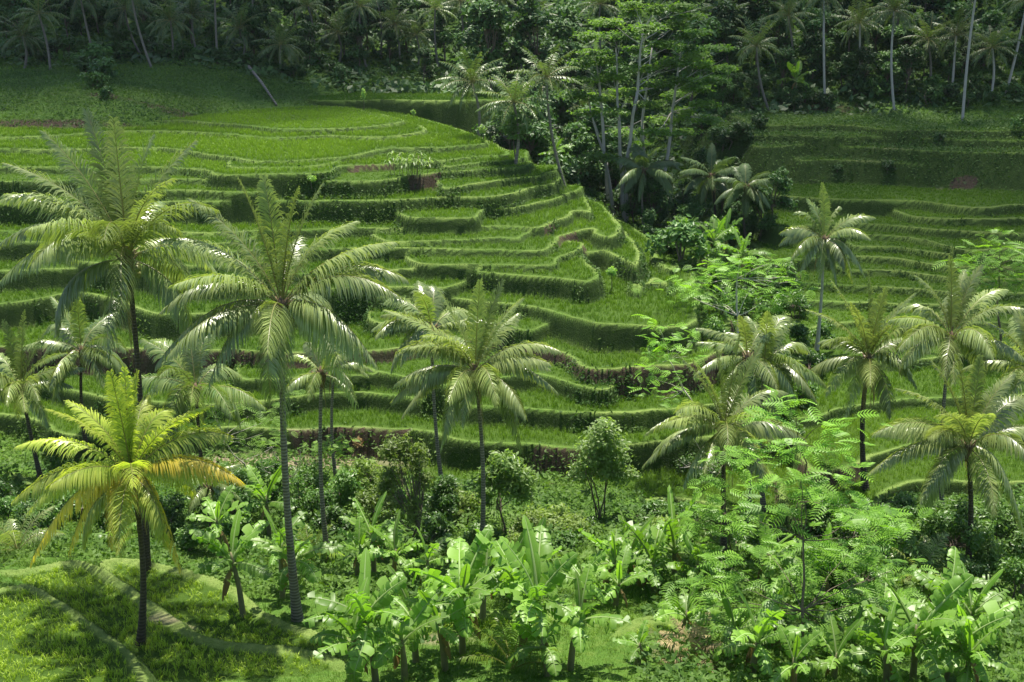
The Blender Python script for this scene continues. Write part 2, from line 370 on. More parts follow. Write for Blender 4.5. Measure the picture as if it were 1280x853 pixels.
# near paddies: banks that curve down to the right
terr(6.15, [(-120, 772), (-20, 742), (34, 733), (68, 752), (95, 768), (130, 790), (150, 815), (170, 870), (60, 900), (-160, 900)], None, bund=.3, rice=.42, tone=.8, soil=.15, wob=.9, steep=1.2)
terr(5.35, [(-100, 715), (20, 712), (95, 700), (163, 730), (192, 752), (222, 774), (258, 795), (335, 808), (402, 815), (440, 840), (440, 900), (60, 900), (-160, 900)], None, bund=.5, rice=.42, tone=.75, soil=.15, wob=.35, steep=1.2)
terr(4.75, [(130, 702), (230, 712), (300, 735), (330, 762), (400, 792), (470, 806), (500, 830), (520, 900), (200, 900)], None, bund=.5, rice=.4, tone=.5, soil=.4, wob=.6)
terr(4.85, [(500, 770), (560, 760), (640, 764), (720, 770), (760, 790), (740, 815), (700, 830), (560, 830), (500, 810)], None, bund=.5, rice=.38, tone=.55, wob=.6)
terr(5.2, [(770, 800), (800, 772), (840, 768), (870, 790), (905, 812), (925, 830), (930, 870), (780, 870)], None, bund=.6, rice=.34, tone=.6, wob=.6)
terr(5.6, [(690, 840), (740, 822), (800, 836), (850, 870), (700, 870)], None, bund=.5, rice=.38, tone=.55, wob=.6)

def ix_s(s): return np.interp(s, S, np.arange(NS))
def ix_d(v): return np.interp(v, DR, np.arange(ND))
Z = Zb.copy()
OWN = np.full(X.shape, -1, int); SDO = np.zeros(X.shape)
MARG = 4.5
for ti, T in enumerate(TER):
    MARG = T['marg']
    P = T['P']; n = len(P)
    # finer outline
    Q = []
    for i in range(n):
        a, b = P[i], P[(i + 1) % n]; k = max(1, int(np.linalg.norm(b - a) / 2.0))
        Q += [a + (b - a) * j / k for j in range(k)]
    Q = np.array(Q); n = len(Q)
    dist = np.full(X.shape, 99.0); par = np.zeros(X.shape, np.int32)
    for i in range(n):
        a, b = Q[i], Q[(i + 1) % n]
        sa, sb = a[0] / a[1], b[0] / b[1]
        ss = [x / y for x in (min(a[0], b[0]) - MARG, max(a[0], b[0]) + MARG) for y in (max(4, min(a[1], b[1]) - MARG), max(a[1], b[1]) + MARG)]
        c0, c1 = int(ix_s(min(ss))), int(ix_s(max(ss))) + 2
        r0, r1 = int(ix_d(min(a[1], b[1]) - MARG)), int(ix_d(max(a[1], b[1]) + MARG)) + 2
        xs, ys = X[r0:r1, c0:c1], Y[r0:r1, c0:c1]
        if xs.size:
            ab = b - a; L2 = max(ab @ ab, 1e-9)
            t = np.clip(((xs - a[0]) * ab[0] + (ys - a[1]) * ab[1]) / L2, 0, 1)
            dd = np.hypot(xs - a[0] - t * ab[0], ys - a[1] - t * ab[1])
            np.minimum(dist[r0:r1, c0:c1], dd, out=dist[r0:r1, c0:c1])
        lo, hi = min(sa, sb), max(sa, sb)
        cc = np.nonzero((S >= lo) & (S < hi))[0]
        for c in cc:
            # crossing of the grid ray with the segment
            s = S[c]; den = (b[0] - a[0]) - s * (b[1] - a[1])
            if abs(den) < 1e-12: continue
            t = (s * a[1] - a[0]) / den; Dc = a[1] + t * (b[1] - a[1])
            r = np.searchsorted(DR, Dc)
            if r < ND: par[r, c] += 1
    inside = (np.cumsum(par, 0) % 2) == 1
    sd = np.where(inside, dist, -dist) + WOB * T['wob'] * np.exp(-(dist / 3.0) ** 2)
    zt = np.full(X.shape, -999.0)
    lip = np.clip(sd / max(T['bund'], .1), 0, 1)
    tread = T['z'] + T['bh'] * (1 - lip) ** 1.0 - .06 + vnoise(X, Y, 5, 40 + ti) * .10
    zt = np.where(sd >= 0, tread, np.where(sd > -MARG + .5, T['z'] + T['bh'] - .06 + vnoise(X, Y, 5, 40 + ti) * .10 + sd * T['steep'] - .4 * np.clip(-sd - .3, 0, 9), -999.0))
    up = zt > Z
    Z = np.where(up, zt, Z); OWN = np.where(up, ti, OWN); SDO = np.where(up, sd, SDO)
TBL = {k: np.array([T[k] for T in TER] + [0.0]) for k in ('rice', 'tone', 'dens', 'bund', 'soil')}
BUND = (OWN >= 0) & (SDO >= 0) & (SDO < TBL['bund'][OWN])
TREAD = (OWN >= 0) & (SDO >= TBL['bund'][OWN])
RISER = (OWN >= 0) & (SDO < 0)
# roughen the banks
Z = Z + np.where(RISER, vnoise(X, Y, .7, 70) * .22 + vnoise(X, Y, .3, 71) * .1, 0) + np.where(BUND, vnoise(X, Y, .5, 72) * .06, 0)
def ground(x, y):
    x = np.asarray(x, float); y = np.asarray(y, float)
    r = np.clip(ix_d(y), 0, ND - 1.001); c = np.clip(ix_s(x / y), 0, NS - 1.001)
    i = r.astype(int); j = c.astype(int); u = r - i; v = c - j
    return (Z[i, j] * (1 - u) + Z[i + 1, j] * u) * (1 - v) + (Z[i, j + 1] * (1 - u) + Z[i + 1, j + 1] * u) * v
def hit(px, py, d0=26.0):
    """the first place where the sight line meets the ground"""
    r = ray(px, py); Ds = np.arange(d0, 400, .12)
    p = np.array([0, 0, CZ]) + r * (Ds / r[1])[:, None]
    k = np.nonzero(p[:, 2] <= ground(p[:, 0], p[:, 1]))[0]
    return p[k[0]] if len(k) else p[-1]
def on(px, D, py=400):
    x = at(px, py, D)[0]; return np.array([x, D, float(ground(x, D))])

def terrain_material():
    m, nt, out = new_mat('hill_ground')
    def attr(n): return nd(nt, 'ShaderNodeAttribute', attribute_name=n).outputs['Fac']
    geo_ = nd(nt, 'ShaderNodeNewGeometry')
    def noise(s, det=5, rough=.6):
        n = nd(nt, 'ShaderNodeTexNoise'); n.inputs['Scale'].default_value = s; n.inputs['Detail'].default_value = det
        n.inputs['Roughness'].default_value = rough
        nt.links.new(geo_.outputs['Position'], n.inputs['Vector']); return n.outputs['Fac']
    def ramp(sock, a, b):
        n = nd(nt, 'ShaderNodeMapRange'); n.interpolation_type = 'SMOOTHSTEP'
        n.inputs[1].default_value = a; n.inputs[2].default_value = b; nt.links.new(sock, n.inputs[0]); return n.outputs[0]
    n1, n2, n3 = noise(.35), noise(2.5), noise(14)
    wild = mixc(nt, n1, (.032, .085, .010), (.085, .16, .022))
    wild = mixc(nt, mixf(nt, ramp(n2, .45, .75), .5), wild, (.12, .17, .035))
    rice = mixc(nt, n2, (.024, .058, .005), (.055, .10, .010))  # dark on purpose: shade between the rice stems is put into this colour
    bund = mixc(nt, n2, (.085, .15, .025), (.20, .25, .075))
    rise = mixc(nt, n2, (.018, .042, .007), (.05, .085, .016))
    soil = mixc(nt, n3, (.034, .026, .017), (.088, .066, .042))
    pale = mixc(nt, n3, (.16, .12, .08), (.30, .25, .18))
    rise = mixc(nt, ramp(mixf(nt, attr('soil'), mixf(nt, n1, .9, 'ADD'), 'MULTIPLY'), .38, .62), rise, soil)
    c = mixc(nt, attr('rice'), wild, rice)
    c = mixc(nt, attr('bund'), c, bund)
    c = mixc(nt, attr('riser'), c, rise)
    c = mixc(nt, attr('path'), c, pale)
    p = nd(nt, 'ShaderNodeBsdfPrincipled'); p.inputs['Roughness'].default_value = .9; p.inputs['Specular IOR Level'].default_value = .15
    nt.links.new(c, p.inputs['Base Color'])
    bp = nd(nt, 'ShaderNodeBump'); bp.inputs['Strength'].default_value = .9; bp.inputs['Distance'].default_value = .12
    nt.links.new(noise(6, 8, .7), bp.inputs['Height']); nt.links.new(bp.outputs[0], p.inputs['Normal'])
    nt.links.new(p.outputs[0], out.inputs['Surface'])
    return m
# patches of bare earth, each a real place on the ground
PATH = np.zeros(X.shape); SOILP = np.zeros(X.shape)
def patch(arr, px, py, rx, ry, amount=1.0):
    c = hit(px, py)
    g = np.exp(-(((X - c[0]) / rx) ** 2 + ((Y - c[1]) / ry) ** 2) ** 2)
    np.maximum(arr, g * amount, out=arr)
for a in [(380, 576, 7, 1.2, .9), (300, 577, 5, 1.0, .9), (445, 577, 2.5, 1, .7), (215, 772, .9, .5, .9), (815, 805, .3, 1.6, .6), (905, 825, .25, 1.2, .5), (1190, 234, 2, .6, .4), (1105, 188, 4, 1, .5), (560, 800, 1.5, .6, .7), (700, 760, 1.2, .5, .6)]:
    patch(PATH, *a)
for a in [(465, 216, 2.2, 2.5), (530, 218, 1.6, 2.5), (215, 139, 14, 1.5), (60, 158, 12, 1.2), (1050, 140, 5, 3), (710, 305, 2, 2), (700, 590, 2.5, 1.2), (1020, 600, 4, 2), (440, 560, 4, 2), (330, 82, 2, 4), (1205, 230, 1.5, .6)]:
    patch(SOILP, *a)
SOIL = np.maximum(TBL['soil'][OWN], SOILP * .95)
WILDSOIL = (OWN < 0) * SOILP
PATH = PATH * np.clip(vnoise(X, Y, .9, 80) + vnoise(X, Y, .35, 81) * .5 + .9, 0, 1)
PATH = np.where(RISER, 0, PATH)
noice = (PATH > .3)
RICEON = TREAD & (TBL['rice'][OWN] > 0) & ~noice
mb = MB()
i = (np.arange(ND - 1)[:, None] * NS + np.arange(NS - 1)[None]).ravel()
mb.add(np.stack([X, Y, Z], -1).reshape(-1, 3), np.stack([i, i + 1, i + NS + 1, i + NS], -1))
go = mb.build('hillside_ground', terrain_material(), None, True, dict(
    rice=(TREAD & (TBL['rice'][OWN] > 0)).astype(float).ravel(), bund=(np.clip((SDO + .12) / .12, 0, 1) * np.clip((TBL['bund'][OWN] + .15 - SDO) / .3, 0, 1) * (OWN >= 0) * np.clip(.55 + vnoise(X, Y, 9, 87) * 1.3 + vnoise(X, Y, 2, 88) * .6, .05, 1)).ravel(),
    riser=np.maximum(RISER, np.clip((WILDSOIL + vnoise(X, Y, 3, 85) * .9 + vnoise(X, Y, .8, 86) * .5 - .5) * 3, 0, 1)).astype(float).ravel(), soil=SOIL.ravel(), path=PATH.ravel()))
tag(go, kind='structure')

# ---------------------------------------------------------------- rice and grass (nobody could count them)
CELL = np.gradient(DR)[:, None] * (np.gradient(S)[None] * DR[:, None])
def blades(name, mask, per_m2, height, width, mat, lean=.35, nb=4, tone=None, hvar=.35, spread=.10, label=None, push=None, tv=.0):
    w = np.where(mask, CELL * per_m2, 0).ravel()
    n = rng.poisson(w); idx = np.repeat(np.arange(len(w)), n)
    r, c = idx // NS, idx % NS
    rr = np.clip(r + rng.random(len(idx)) - .5, 0, ND - 1.01); cc = np.clip(c + rng.random(len(idx)) - .5, 0, NS - 1.01)
    D_ = np.interp(rr, np.arange(ND), DR); x = np.interp(cc, np.arange(NS), S) * D_
    z = ground(x, D_)
    h = (height if np.isscalar(height) else height.ravel()[idx]) * (1 - hvar * rng.random(len(idx)))
    wd = width if np.isscalar(width) else width.ravel()[idx]
    tn = np.full(len(idx), .5) if tone is None else tone.ravel()[idx]
    tn = tn + rng.normal(0, 1, len(idx)) * tv
    N = len(idx) * nb
    rep = lambda a: np.repeat(a, nb)
    az = rng.random(N) * 2 * math.pi; le = lean * (.3 + rng.random(N))
    hx, hy = np.cos(az), np.sin(az)
    H = rep(h) * (.75 + .35 * rng.random(N)); W = rep(np.broadcast_to(wd, (len(idx),)))
    B = np.stack([rep(x) + rng.normal(0, spread, N), rep(D_) + rng.normal(0, spread, N), rep(z) - .03], -1)
    if push is not None: B[:, 1] -= 0
    a2 = rng.random(N) * 2 * math.pi
    wv = np.stack([np.cos(a2), np.sin(a2), np.zeros(N)], -1) * (W * .5)[:, None]
    hv = np.stack([hx, hy, np.zeros(N)], -1)
    Mid = B + hv * (H * le * .35)[:, None] + UP * (H * .6)[:, None]
    Tip = B + hv * (H * le)[:, None] + UP * (H * (1 - le * .3))[:, None]
    v = np.stack([B - wv, B + wv, Mid + wv * .8, Mid - wv * .8, Tip], 1).reshape(-1, 3)
    k = np.arange(N) * 5
    q = np.stack([k, k + 1, k + 2, k + 3], -1); t = np.stack([k + 3, k + 2, k + 4], -1)
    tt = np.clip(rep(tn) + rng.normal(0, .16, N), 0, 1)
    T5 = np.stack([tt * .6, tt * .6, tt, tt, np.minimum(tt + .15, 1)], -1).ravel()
    b = MB(); b.add(v, q, t, T5)
    o = b.build(name, mat, None, False); tag(o, label, None, None, 'stuff')
    return o
INV = (np.abs(X / Y) < .52)
NEAR = Y < 52
PATCHY = np.clip(.5 + vnoise(X, Y, 6, 90) * .9 + vnoise(X, Y, 1.5, 91) * .5, 0, 1)
rh = TBL['rice'][OWN]; rt = np.clip(TBL['tone'][OWN] + (PATCHY - .5) * .5 + vnoise(X, Y, 14, 97) * .7 + NEAR * .15, 0, 1)
wscale = np.clip(Y / 42.0, .7, 2.6)
RC = RICEON & INV & (SDO > TBL['bund'][OWN] + .1)
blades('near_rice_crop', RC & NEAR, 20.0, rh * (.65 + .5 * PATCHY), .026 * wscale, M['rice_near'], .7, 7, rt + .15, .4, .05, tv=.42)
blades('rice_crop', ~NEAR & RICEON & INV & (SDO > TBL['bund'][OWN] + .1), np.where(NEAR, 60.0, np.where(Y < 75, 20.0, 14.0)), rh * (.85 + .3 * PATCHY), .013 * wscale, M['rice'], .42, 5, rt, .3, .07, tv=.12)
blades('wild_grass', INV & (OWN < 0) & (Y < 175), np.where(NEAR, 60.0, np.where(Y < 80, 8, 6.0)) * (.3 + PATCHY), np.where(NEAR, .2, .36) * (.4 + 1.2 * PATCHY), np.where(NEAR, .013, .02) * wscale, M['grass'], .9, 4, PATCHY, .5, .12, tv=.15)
CLUMP = np.clip(vnoise(X, Y, 2.0, 95) * 2 + vnoise(X, Y, .7, 96) - .25, 0, 1)
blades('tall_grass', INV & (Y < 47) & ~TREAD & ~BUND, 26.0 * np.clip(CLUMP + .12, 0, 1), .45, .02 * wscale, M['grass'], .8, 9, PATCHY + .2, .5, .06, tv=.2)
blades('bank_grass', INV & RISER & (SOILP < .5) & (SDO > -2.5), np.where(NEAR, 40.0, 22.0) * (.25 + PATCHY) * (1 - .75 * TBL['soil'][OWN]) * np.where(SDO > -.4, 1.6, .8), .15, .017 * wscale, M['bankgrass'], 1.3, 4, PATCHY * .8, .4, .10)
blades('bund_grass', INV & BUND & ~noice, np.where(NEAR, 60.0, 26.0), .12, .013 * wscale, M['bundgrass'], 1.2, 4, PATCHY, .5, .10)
# ---------------------------------------------------------------- plants: builders
def frond(mb, P0, P1, P2, nl=48, Lmax=.95, width=.045, droop=.55, vee=.25, roll=0.0, rad=.035, tone=.5, fw0=.28, fw1=.95, side=None, t0=.13, sides=5, gaps=.03, tipg=.12):
    P0, P1, P2 = (np.asarray(p, float) for p in (P0, P1, P2))
    t = np.linspace(0, 1, 12)
    tube(mb, bez(P0, P1, P2, t), rad * (1 - .9 * t) + .004, sides, 2.0, cap=False)
    h = (P2 - P0) * np.array([1, 1, 0]) + (P1 - P0) * np.array([.5, .5, 0])
    if side is None:
        side = np.cross(h, UP)
        if np.linalg.norm(side) < .05: side = np.array([math.cos(roll * 9), math.sin(roll * 9), 0])
    side = norm(side)
    ti = np.concatenate([np.linspace(t0, 1, nl)] * 2) + rng.normal(0, .004, nl * 2)
    ti = np.clip(ti, 0, 1); sg = np.repeat([1.0, -1.0], nl)
    keep = rng.random(nl * 2) > gaps
    ti, sg = ti[keep], sg[keep]; n = len(ti)
    pos = bez(P0, P1, P2, ti); tan = dbez(P0, P1, P2, ti)
    sd = side - tan * (tan @ side)[:, None]; sd = norm(sd); un = np.cross(sd, tan); un = un * np.sign(un[:, 2:3] + 1e-6)
    rl = roll + rng.normal(0, .08, n)
    sv = sd * np.cos(rl)[:, None] + un * np.sin(rl)[:, None]; uv = un * np.cos(rl)[:, None] - sd * np.sin(rl)[:, None]
    va = vee + rng.normal(0, .10, n)
    dr = sv * (sg * np.cos(va))[:, None] + uv * np.sin(va)[:, None]
    fw = fw0 + (fw1 - fw0) * ti ** 1.6 + rng.normal(0, .06, n)
    dr = norm(dr * np.cos(fw)[:, None] + tan * np.sin(fw)[:, None])
    u = (ti - t0) / (1 - t0)
    ln = Lmax * np.minimum(1, .45 + u / .22 * .55) * (1 - .72 * np.clip((u - .45) / .55, 0, 1) ** 1.7) * (1 + rng.normal(0, .06, n))
    dp = np.clip(droop + rng.normal(0, .10, n), 0, 1.2)[:, None]
    d1 = norm(dr + np.array([0, 0, -.30]) * dp); d2 = norm(dr + np.array([0, 0, -1.5]) * dp); d3 = norm(dr + np.array([0, 0, -3.2]) * dp)
    L = ln[:, None]
    A = pos; B = A + d1 * L * .36; C_ = B + d2 * L * .34; E = C_ + d3 * L * .32
    w = width * (.75 + .5 * rng.random(n))[:, None] * .5
    wv = tan * .8 + un * .15
    v = np.stack([A - wv * w * .5, A + wv * w * .5, B + wv * w, B - wv * w, C_ + wv * w * .8, C_ - wv * w * .8, E], 1).reshape(-1, 3)
    k = np.arange(n) * 7
    q = np.concatenate([np.stack([k, k + 1, k + 2, k + 3], -1), np.stack([k + 3, k + 2, k + 4, k + 5], -1)]); tr = np.stack([k + 5, k + 4, k + 6], -1)
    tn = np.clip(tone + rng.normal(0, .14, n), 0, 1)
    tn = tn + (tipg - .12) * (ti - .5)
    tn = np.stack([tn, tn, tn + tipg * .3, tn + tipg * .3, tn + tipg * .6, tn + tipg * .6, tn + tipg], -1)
    mb.add(v, q, tr, np.clip(tn, 0, 1).ravel())

def trunk_pts(base, top, bow=.3, n=16):
    base, top = np.asarray(base, float), np.asarray(top, float)
    t = np.linspace(0, 1, n)[:, None]
    side = np.array([rng.normal(), rng.normal() * .5, 0]); side = side / max(np.linalg.norm(side), .2) * bow
    return base + (top - base) * t + side * np.sin(t * math.pi) + np.array([0, 0, -.15]) * (1 - t)
NUT = {}
def palm(crown, base, L, label, tips=(), nrand=8, mat='palm', trunk='trunk', rad=.15, nl=44, bow=.25, dD=0.0, nuts=None, dead=0, spear=0, sc_leaf=1.0, group=None, gold=(), name='coconut_palm', hidden_D=None, tone=.45):
    """crown: where its heart stands in view; base: where the trunk meets the ground"""
    if hidden_D: b = on(base[0], hidden_D)
    else: b = hit(*base)
    D = b[1]
    c = at(crown[0], crown[1], D + dD)
    root = thing(name, label, 'palm tree', tuple(b), group)
    mb = MB(); pts = trunk_pts(b, c, bow)
    t = np.linspace(0, 1, len(pts))
    tube(mb, pts, rad * (1.0 - .35 * t) + rad * .8 * np.exp(-t * len(pts) * .55), 9)
    mb.build('trunk', M[trunk], root)
    # fibrous heart of old leaf bases
    mb = MB()
    for k in range(9):
        a = k * 2.4; e = R(50 - 8 * k % 40)
        h = np.array([math.cos(a) * math.cos(e), math.sin(a) * math.cos(e), math.sin(e)])
        tube(mb, [c - UP * .45 + h * .05, c - UP * .1 + h * .22, c + UP * .1 + h * .5], [rad * .55, rad * .5, .03], 5, 2.0 if k % 3 else .4)
    tube(mb, [c - UP * .6, c - UP * .2, c + UP * .2, c + UP * .5], [rad * .9, rad * 1.45, rad * 1.2, .05], 8, .3)
    mb.build('leaf_base', M['dry'], root)
    def one(P1, P2, age, k, m=None, dr=None, ls=1.0):
        mb = MB()
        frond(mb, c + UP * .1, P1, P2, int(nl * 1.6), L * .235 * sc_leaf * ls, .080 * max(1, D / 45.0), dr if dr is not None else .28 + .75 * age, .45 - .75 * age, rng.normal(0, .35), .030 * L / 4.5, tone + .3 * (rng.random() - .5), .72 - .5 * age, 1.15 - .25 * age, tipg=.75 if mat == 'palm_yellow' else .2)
        mb.build('frond', M[m or mat], root)
    for k, tp in enumerate(tips):
        tx, ty = tp[0], tp[1]
        flat = at(tx, ty, c[1]) - c
        fl = np.linalg.norm(flat)
        sgn = tp[2] if len(tp) > 2 else (1 if rng.random() < .5 else -1)
        chord = L * .93
        dep = math.sqrt(max(chord ** 2 - fl ** 2, .02 * L * L)) * .85 * sgn
        P2 = at(tx, ty, c[1] + dep)
        dz = (P2[2] - c[2]) / L
        hv = (P2 - c) * np.array([1, 1, 0]); hl = np.linalg.norm(hv)
        lift = np.clip(.42 - .12 * abs(dz), .12, .5)
        if dz > .55: P1 = c + hv * .30 + UP * L * (.45 + .1 * dz)
        else: P1 = c + hv * .48 + UP * (L * lift + max(dz, -.3) * L * .45)
        age = np.clip(.5 - dz * .6, .05, 1)
        one(P1, P2, age, k, 'palm_gold' if k in gold else None, None, .66 if dz > .6 else .9 if dz > .4 else 1.0)
    for k in range(nrand):
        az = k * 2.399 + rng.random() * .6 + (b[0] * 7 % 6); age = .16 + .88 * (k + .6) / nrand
        e0 = R(78 - 88 * age + rng.normal(0, 6)); bend = R(28 + 48 * age ** .7 + rng.normal(0, 6))
        h = np.array([math.cos(az), math.sin(az), 0])
        Lk = L * (.9 + .15 * rng.random())
        P1 = c + (h * math.cos(e0) + UP * math.sin(e0)) * Lk * .52
        e1 = e0 - bend
        P2 = P1 + (h * math.cos(e1 - .15) + UP * math.sin(e1 - .15)) * Lk * .52
        one(P1, P2, age, k, 'palm_fresh' if age < .12 else None)
    for k in range(spear):
        mb = MB(); a = rng.random() * 6.3
        tp = c + UP * L * .62 + np.array([math.cos(a), math.sin(a), 0]) * L * .12
        frond(mb, c + UP * .1, c + UP * L * .35, tp, int(nl * .7), L * .15, .05 * max(1, D / 45), .1, .5, rng.normal(0, .5), .03, .7, 1.0, 1.3)
        mb.build('frond', M['palm_fresh' if mat != 'palm_yellow' else 'palm_yellow'], root)
    for k in range(dead):
        mb = MB(); az = rng.random() * 6.3; h = np.array([math.cos(az), math.sin(az) * .5, 0])
        Lk = L * (.5 + .3 * rng.random())
        frond(mb, c - UP * .1, c + h * .5 + UP * .0, c + h * (.5 + .3 * rng.random()) - UP * Lk, int(nl * .7), L * .14, .045 * max(1, D / 45), 1.1, -.6, rng.normal(0, .4), .028, .5, .8, 1.3, gaps=.2)
        o = mb.build('frond', M['palm_dead'], root); o['label'] = 'dead brown hanging frond'
    if nuts:
        if nuts[0] not in NUT:
            mb = MB(); ball(mb, (0, 0, 0), .125, 9, 7, sq=1.15); NUT[nuts[0]] = mb.mesh('coconut', M[nuts[0]])
        for k in range(nuts[1]):
            a = rng.random() * 6.3; r = .26 + .22 * rng.random()
            o = bpy.data.objects.new('coconut', NUT[nuts[0]]); COL.objects.link(o); o.parent = root
            o.location = tuple(c - b + np.array([math.cos(a) * r, math.sin(a) * r, -.22 - .5 * rng.random()])); o.scale = (.8 + .4 * rng.random(),) * 3
    return root

def young_palm(base, L, label, n=9, mat='palm', group=None, tone=.5, up=1.0):
    b = np.asarray(base, float)
    root = thing('young_palm', label, 'palm', tuple(b), group)
    for k in range(n):
        az = k * 2.399 + rng.random(); age = (k + .5) / n
        e0 = R(84 - 50 * age / up); h = np.array([math.cos(az), math.sin(az), 0])
        P1 = b + (h * math.cos(e0) + UP * math.sin(e0)) * L * .55
        e1 = e0 - R(45 + 30 * age)
        P2 = P1 + (h * math.cos(e1) + UP * math.sin(e1)) * L * .5
        mb = MB(); frond(mb, b, P1, P2, 30, L * .22, .05 * max(1, b[1] / 45), .3 + .4 * age, .3, rng.normal(0, .3), .022, tone, t0=.2)
        mb.build('frond', M[mat], root)
    return root

def banana_leaf(mb, P0, P1, P2, W, tone=.5, sag=.35, tears=9, roll=0.0):
    P0, P1, P2 = (np.asarray(p, float) for p in (P0, P1, P2))
    t = np.linspace(0, 1, 12)
    tube(mb, bez(P0, P1, P2, t), .030 * (1 - .85 * t), 5, 2.0, cap=False)
    h = (P2 - P0) * np.array([1, 1, 0]); side = np.cross(h, UP)
    if np.linalg.norm(side) < .08: side = np.array([math.cos(roll * 7), math.sin(roll * 7), 0])
    side = norm(side)
    for sg in (1, -1):
        cuts = np.sort(np.concatenate([[.13, 1.0], .13 + .87 * rng.random(tears)]))
        for a, b in zip(cuts[:-1], cuts[1:]):
            if b - a < .02: continue
            ts = np.linspace(a, b, max(2, int((b - a) / .07) + 2)); n = len(ts)
            pos = bez(P0, P1, P2, ts); tan = dbez(P0, P1, P2, ts)
            sd = norm(side - tan * (tan @ side)[:, None]); un = np.cross(sd, tan); un = un * np.sign(un[:, 2:3] + 1e-6)
            sd2 = sd * math.cos(roll) + un * math.sin(roll); un2 = un * math.cos(roll) - sd * math.sin(roll)
            u = (ts - .13) / .87
            w = W * .5 * np.clip(np.sin(np.pi * np.clip(u, .0, 1) ** .78) ** .45, 0.03, 1)
            fold = rng.normal(0, .21); sg_ = sag + rng.normal(0, .28)
            rows = []
            shr = np.where((ts == ts[0]) | (ts == ts[-1]), .86, 1.0)
            for f, up_ in ((0.0, .004), (.5, .16 + fold * .4), (1.0, .10 - sg_ + fold)):
                rows.append(pos + sd2 * (sg * w * f * shr)[:, None] + un2 * (w * up_)[:, None] + tan * (w * f * .25)[:, None])
            v = np.stack(rows, 1).reshape(-1, 3)
            k = (np.arange(n - 1) * 3)[:, None] + np.arange(2)[None]; k = k.ravel()
            q = np.stack([k, k + 1, k + 4, k + 3], -1)
            mb.add(v, q, None, np.clip(tone + rng.normal(0, .10), 0, 1))
BANANA_LEAVES = {}
def banana_leaf_mesh(kind):
    """a few leaf shapes shared by all plants: pointing along +X from the origin, length about 1"""
    if not BANANA_LEAVES:
        for e, nm in ((80, 'spear'), (66, 'up'), (48, 'arch'), (30, 'spread'), (8, 'hang')):
            for j in range(4):
                e0 = R(e + rng.normal(0, 5)); bend = R(26 + (80 - e) * .85 + rng.normal(0, 8))
                P1 = np.array([math.cos(e0), 0, math.sin(e0)]) * .52
                P2 = P1 + np.array([math.cos(e0 - bend), rng.normal(0, .06), math.sin(e0 - bend)]) * .5
                mb = MB(); banana_leaf(mb, (0, 0, 0), P1, P2, (.20 if nm == 'spear' else .33) + rng.normal(0, .02), .35 + .4 * rng.random() + (.2 if nm == 'spear' else 0), .25 if e > 40 else .5, 3 if nm == 'spear' else 20, rng.normal(0, .3))
                BANANA_LEAVES[nm, j] = mb.mesh('banana_leaf', M['banana'], True)
        for j in range(3):
            mb = MB(); banana_leaf(mb, (0, 0, 0), (.25, 0, -.05), (.35, 0, -.8), .16, .5, .9, 14)
            BANANA_LEAVES['dry', j] = mb.mesh('banana_leaf_dry', M['banana_dry'], True)
    return BANANA_LEAVES[kind, rng.integers(3 if kind == 'dry' else 4)]
def banana(base, top, n=8, L=2.2, label='', group=None, dry=1):
    """base on the ground, top: height of the neck the leaves spring from"""
    b = np.asarray(base, float)
    root = thing('banana_plant', label, 'banana plant', tuple(b), group)
    lean = np.array([rng.normal(0, .12), rng.normal(0, .12), 0]) * top
    pts = [b - UP * .15, b + lean * .3 + UP * top * .5, b + lean + UP * top, b + lean * 1.15 + UP * (top + L * .12)]
    mb = MB(); tube(mb, pts, [.14, .115, .075, .03], 8); mb.build('pseudostem', M['pseudostem'], root)
    for k in range(n):
        az = k * 2.399 + rng.random() * .8 + b[0]; age = (k + rng.random()) / n
        kind = 'spear' if k == 0 else 'up' if age < .3 else 'arch' if age < .62 else 'spread' if age < .9 else 'hang'
        o = bpy.data.objects.new('leaf', banana_leaf_mesh(kind)); COL.objects.link(o); o.parent = root
        o.location = tuple(lean + UP * (top - .06 * k * L * .3)); s = L * (.8 + .35 * rng.random()); o.scale = (s, s, s)
        o.rotation_euler = (rng.normal(0, .12), rng.normal(0, .10), az)
    for k in range(dry):
        o = bpy.data.objects.new('leaf', banana_leaf_mesh('dry')); COL.objects.link(o); o.parent = root
        o.location = tuple(lean * .8 + UP * top * .85); s = L * (.5 + .3 * rng.random()); o.scale = (s, s, s)
        o.rotation_euler = (0, 0, rng.random() * 6.3); o['label'] = 'dry brown hanging leaf'
    return root

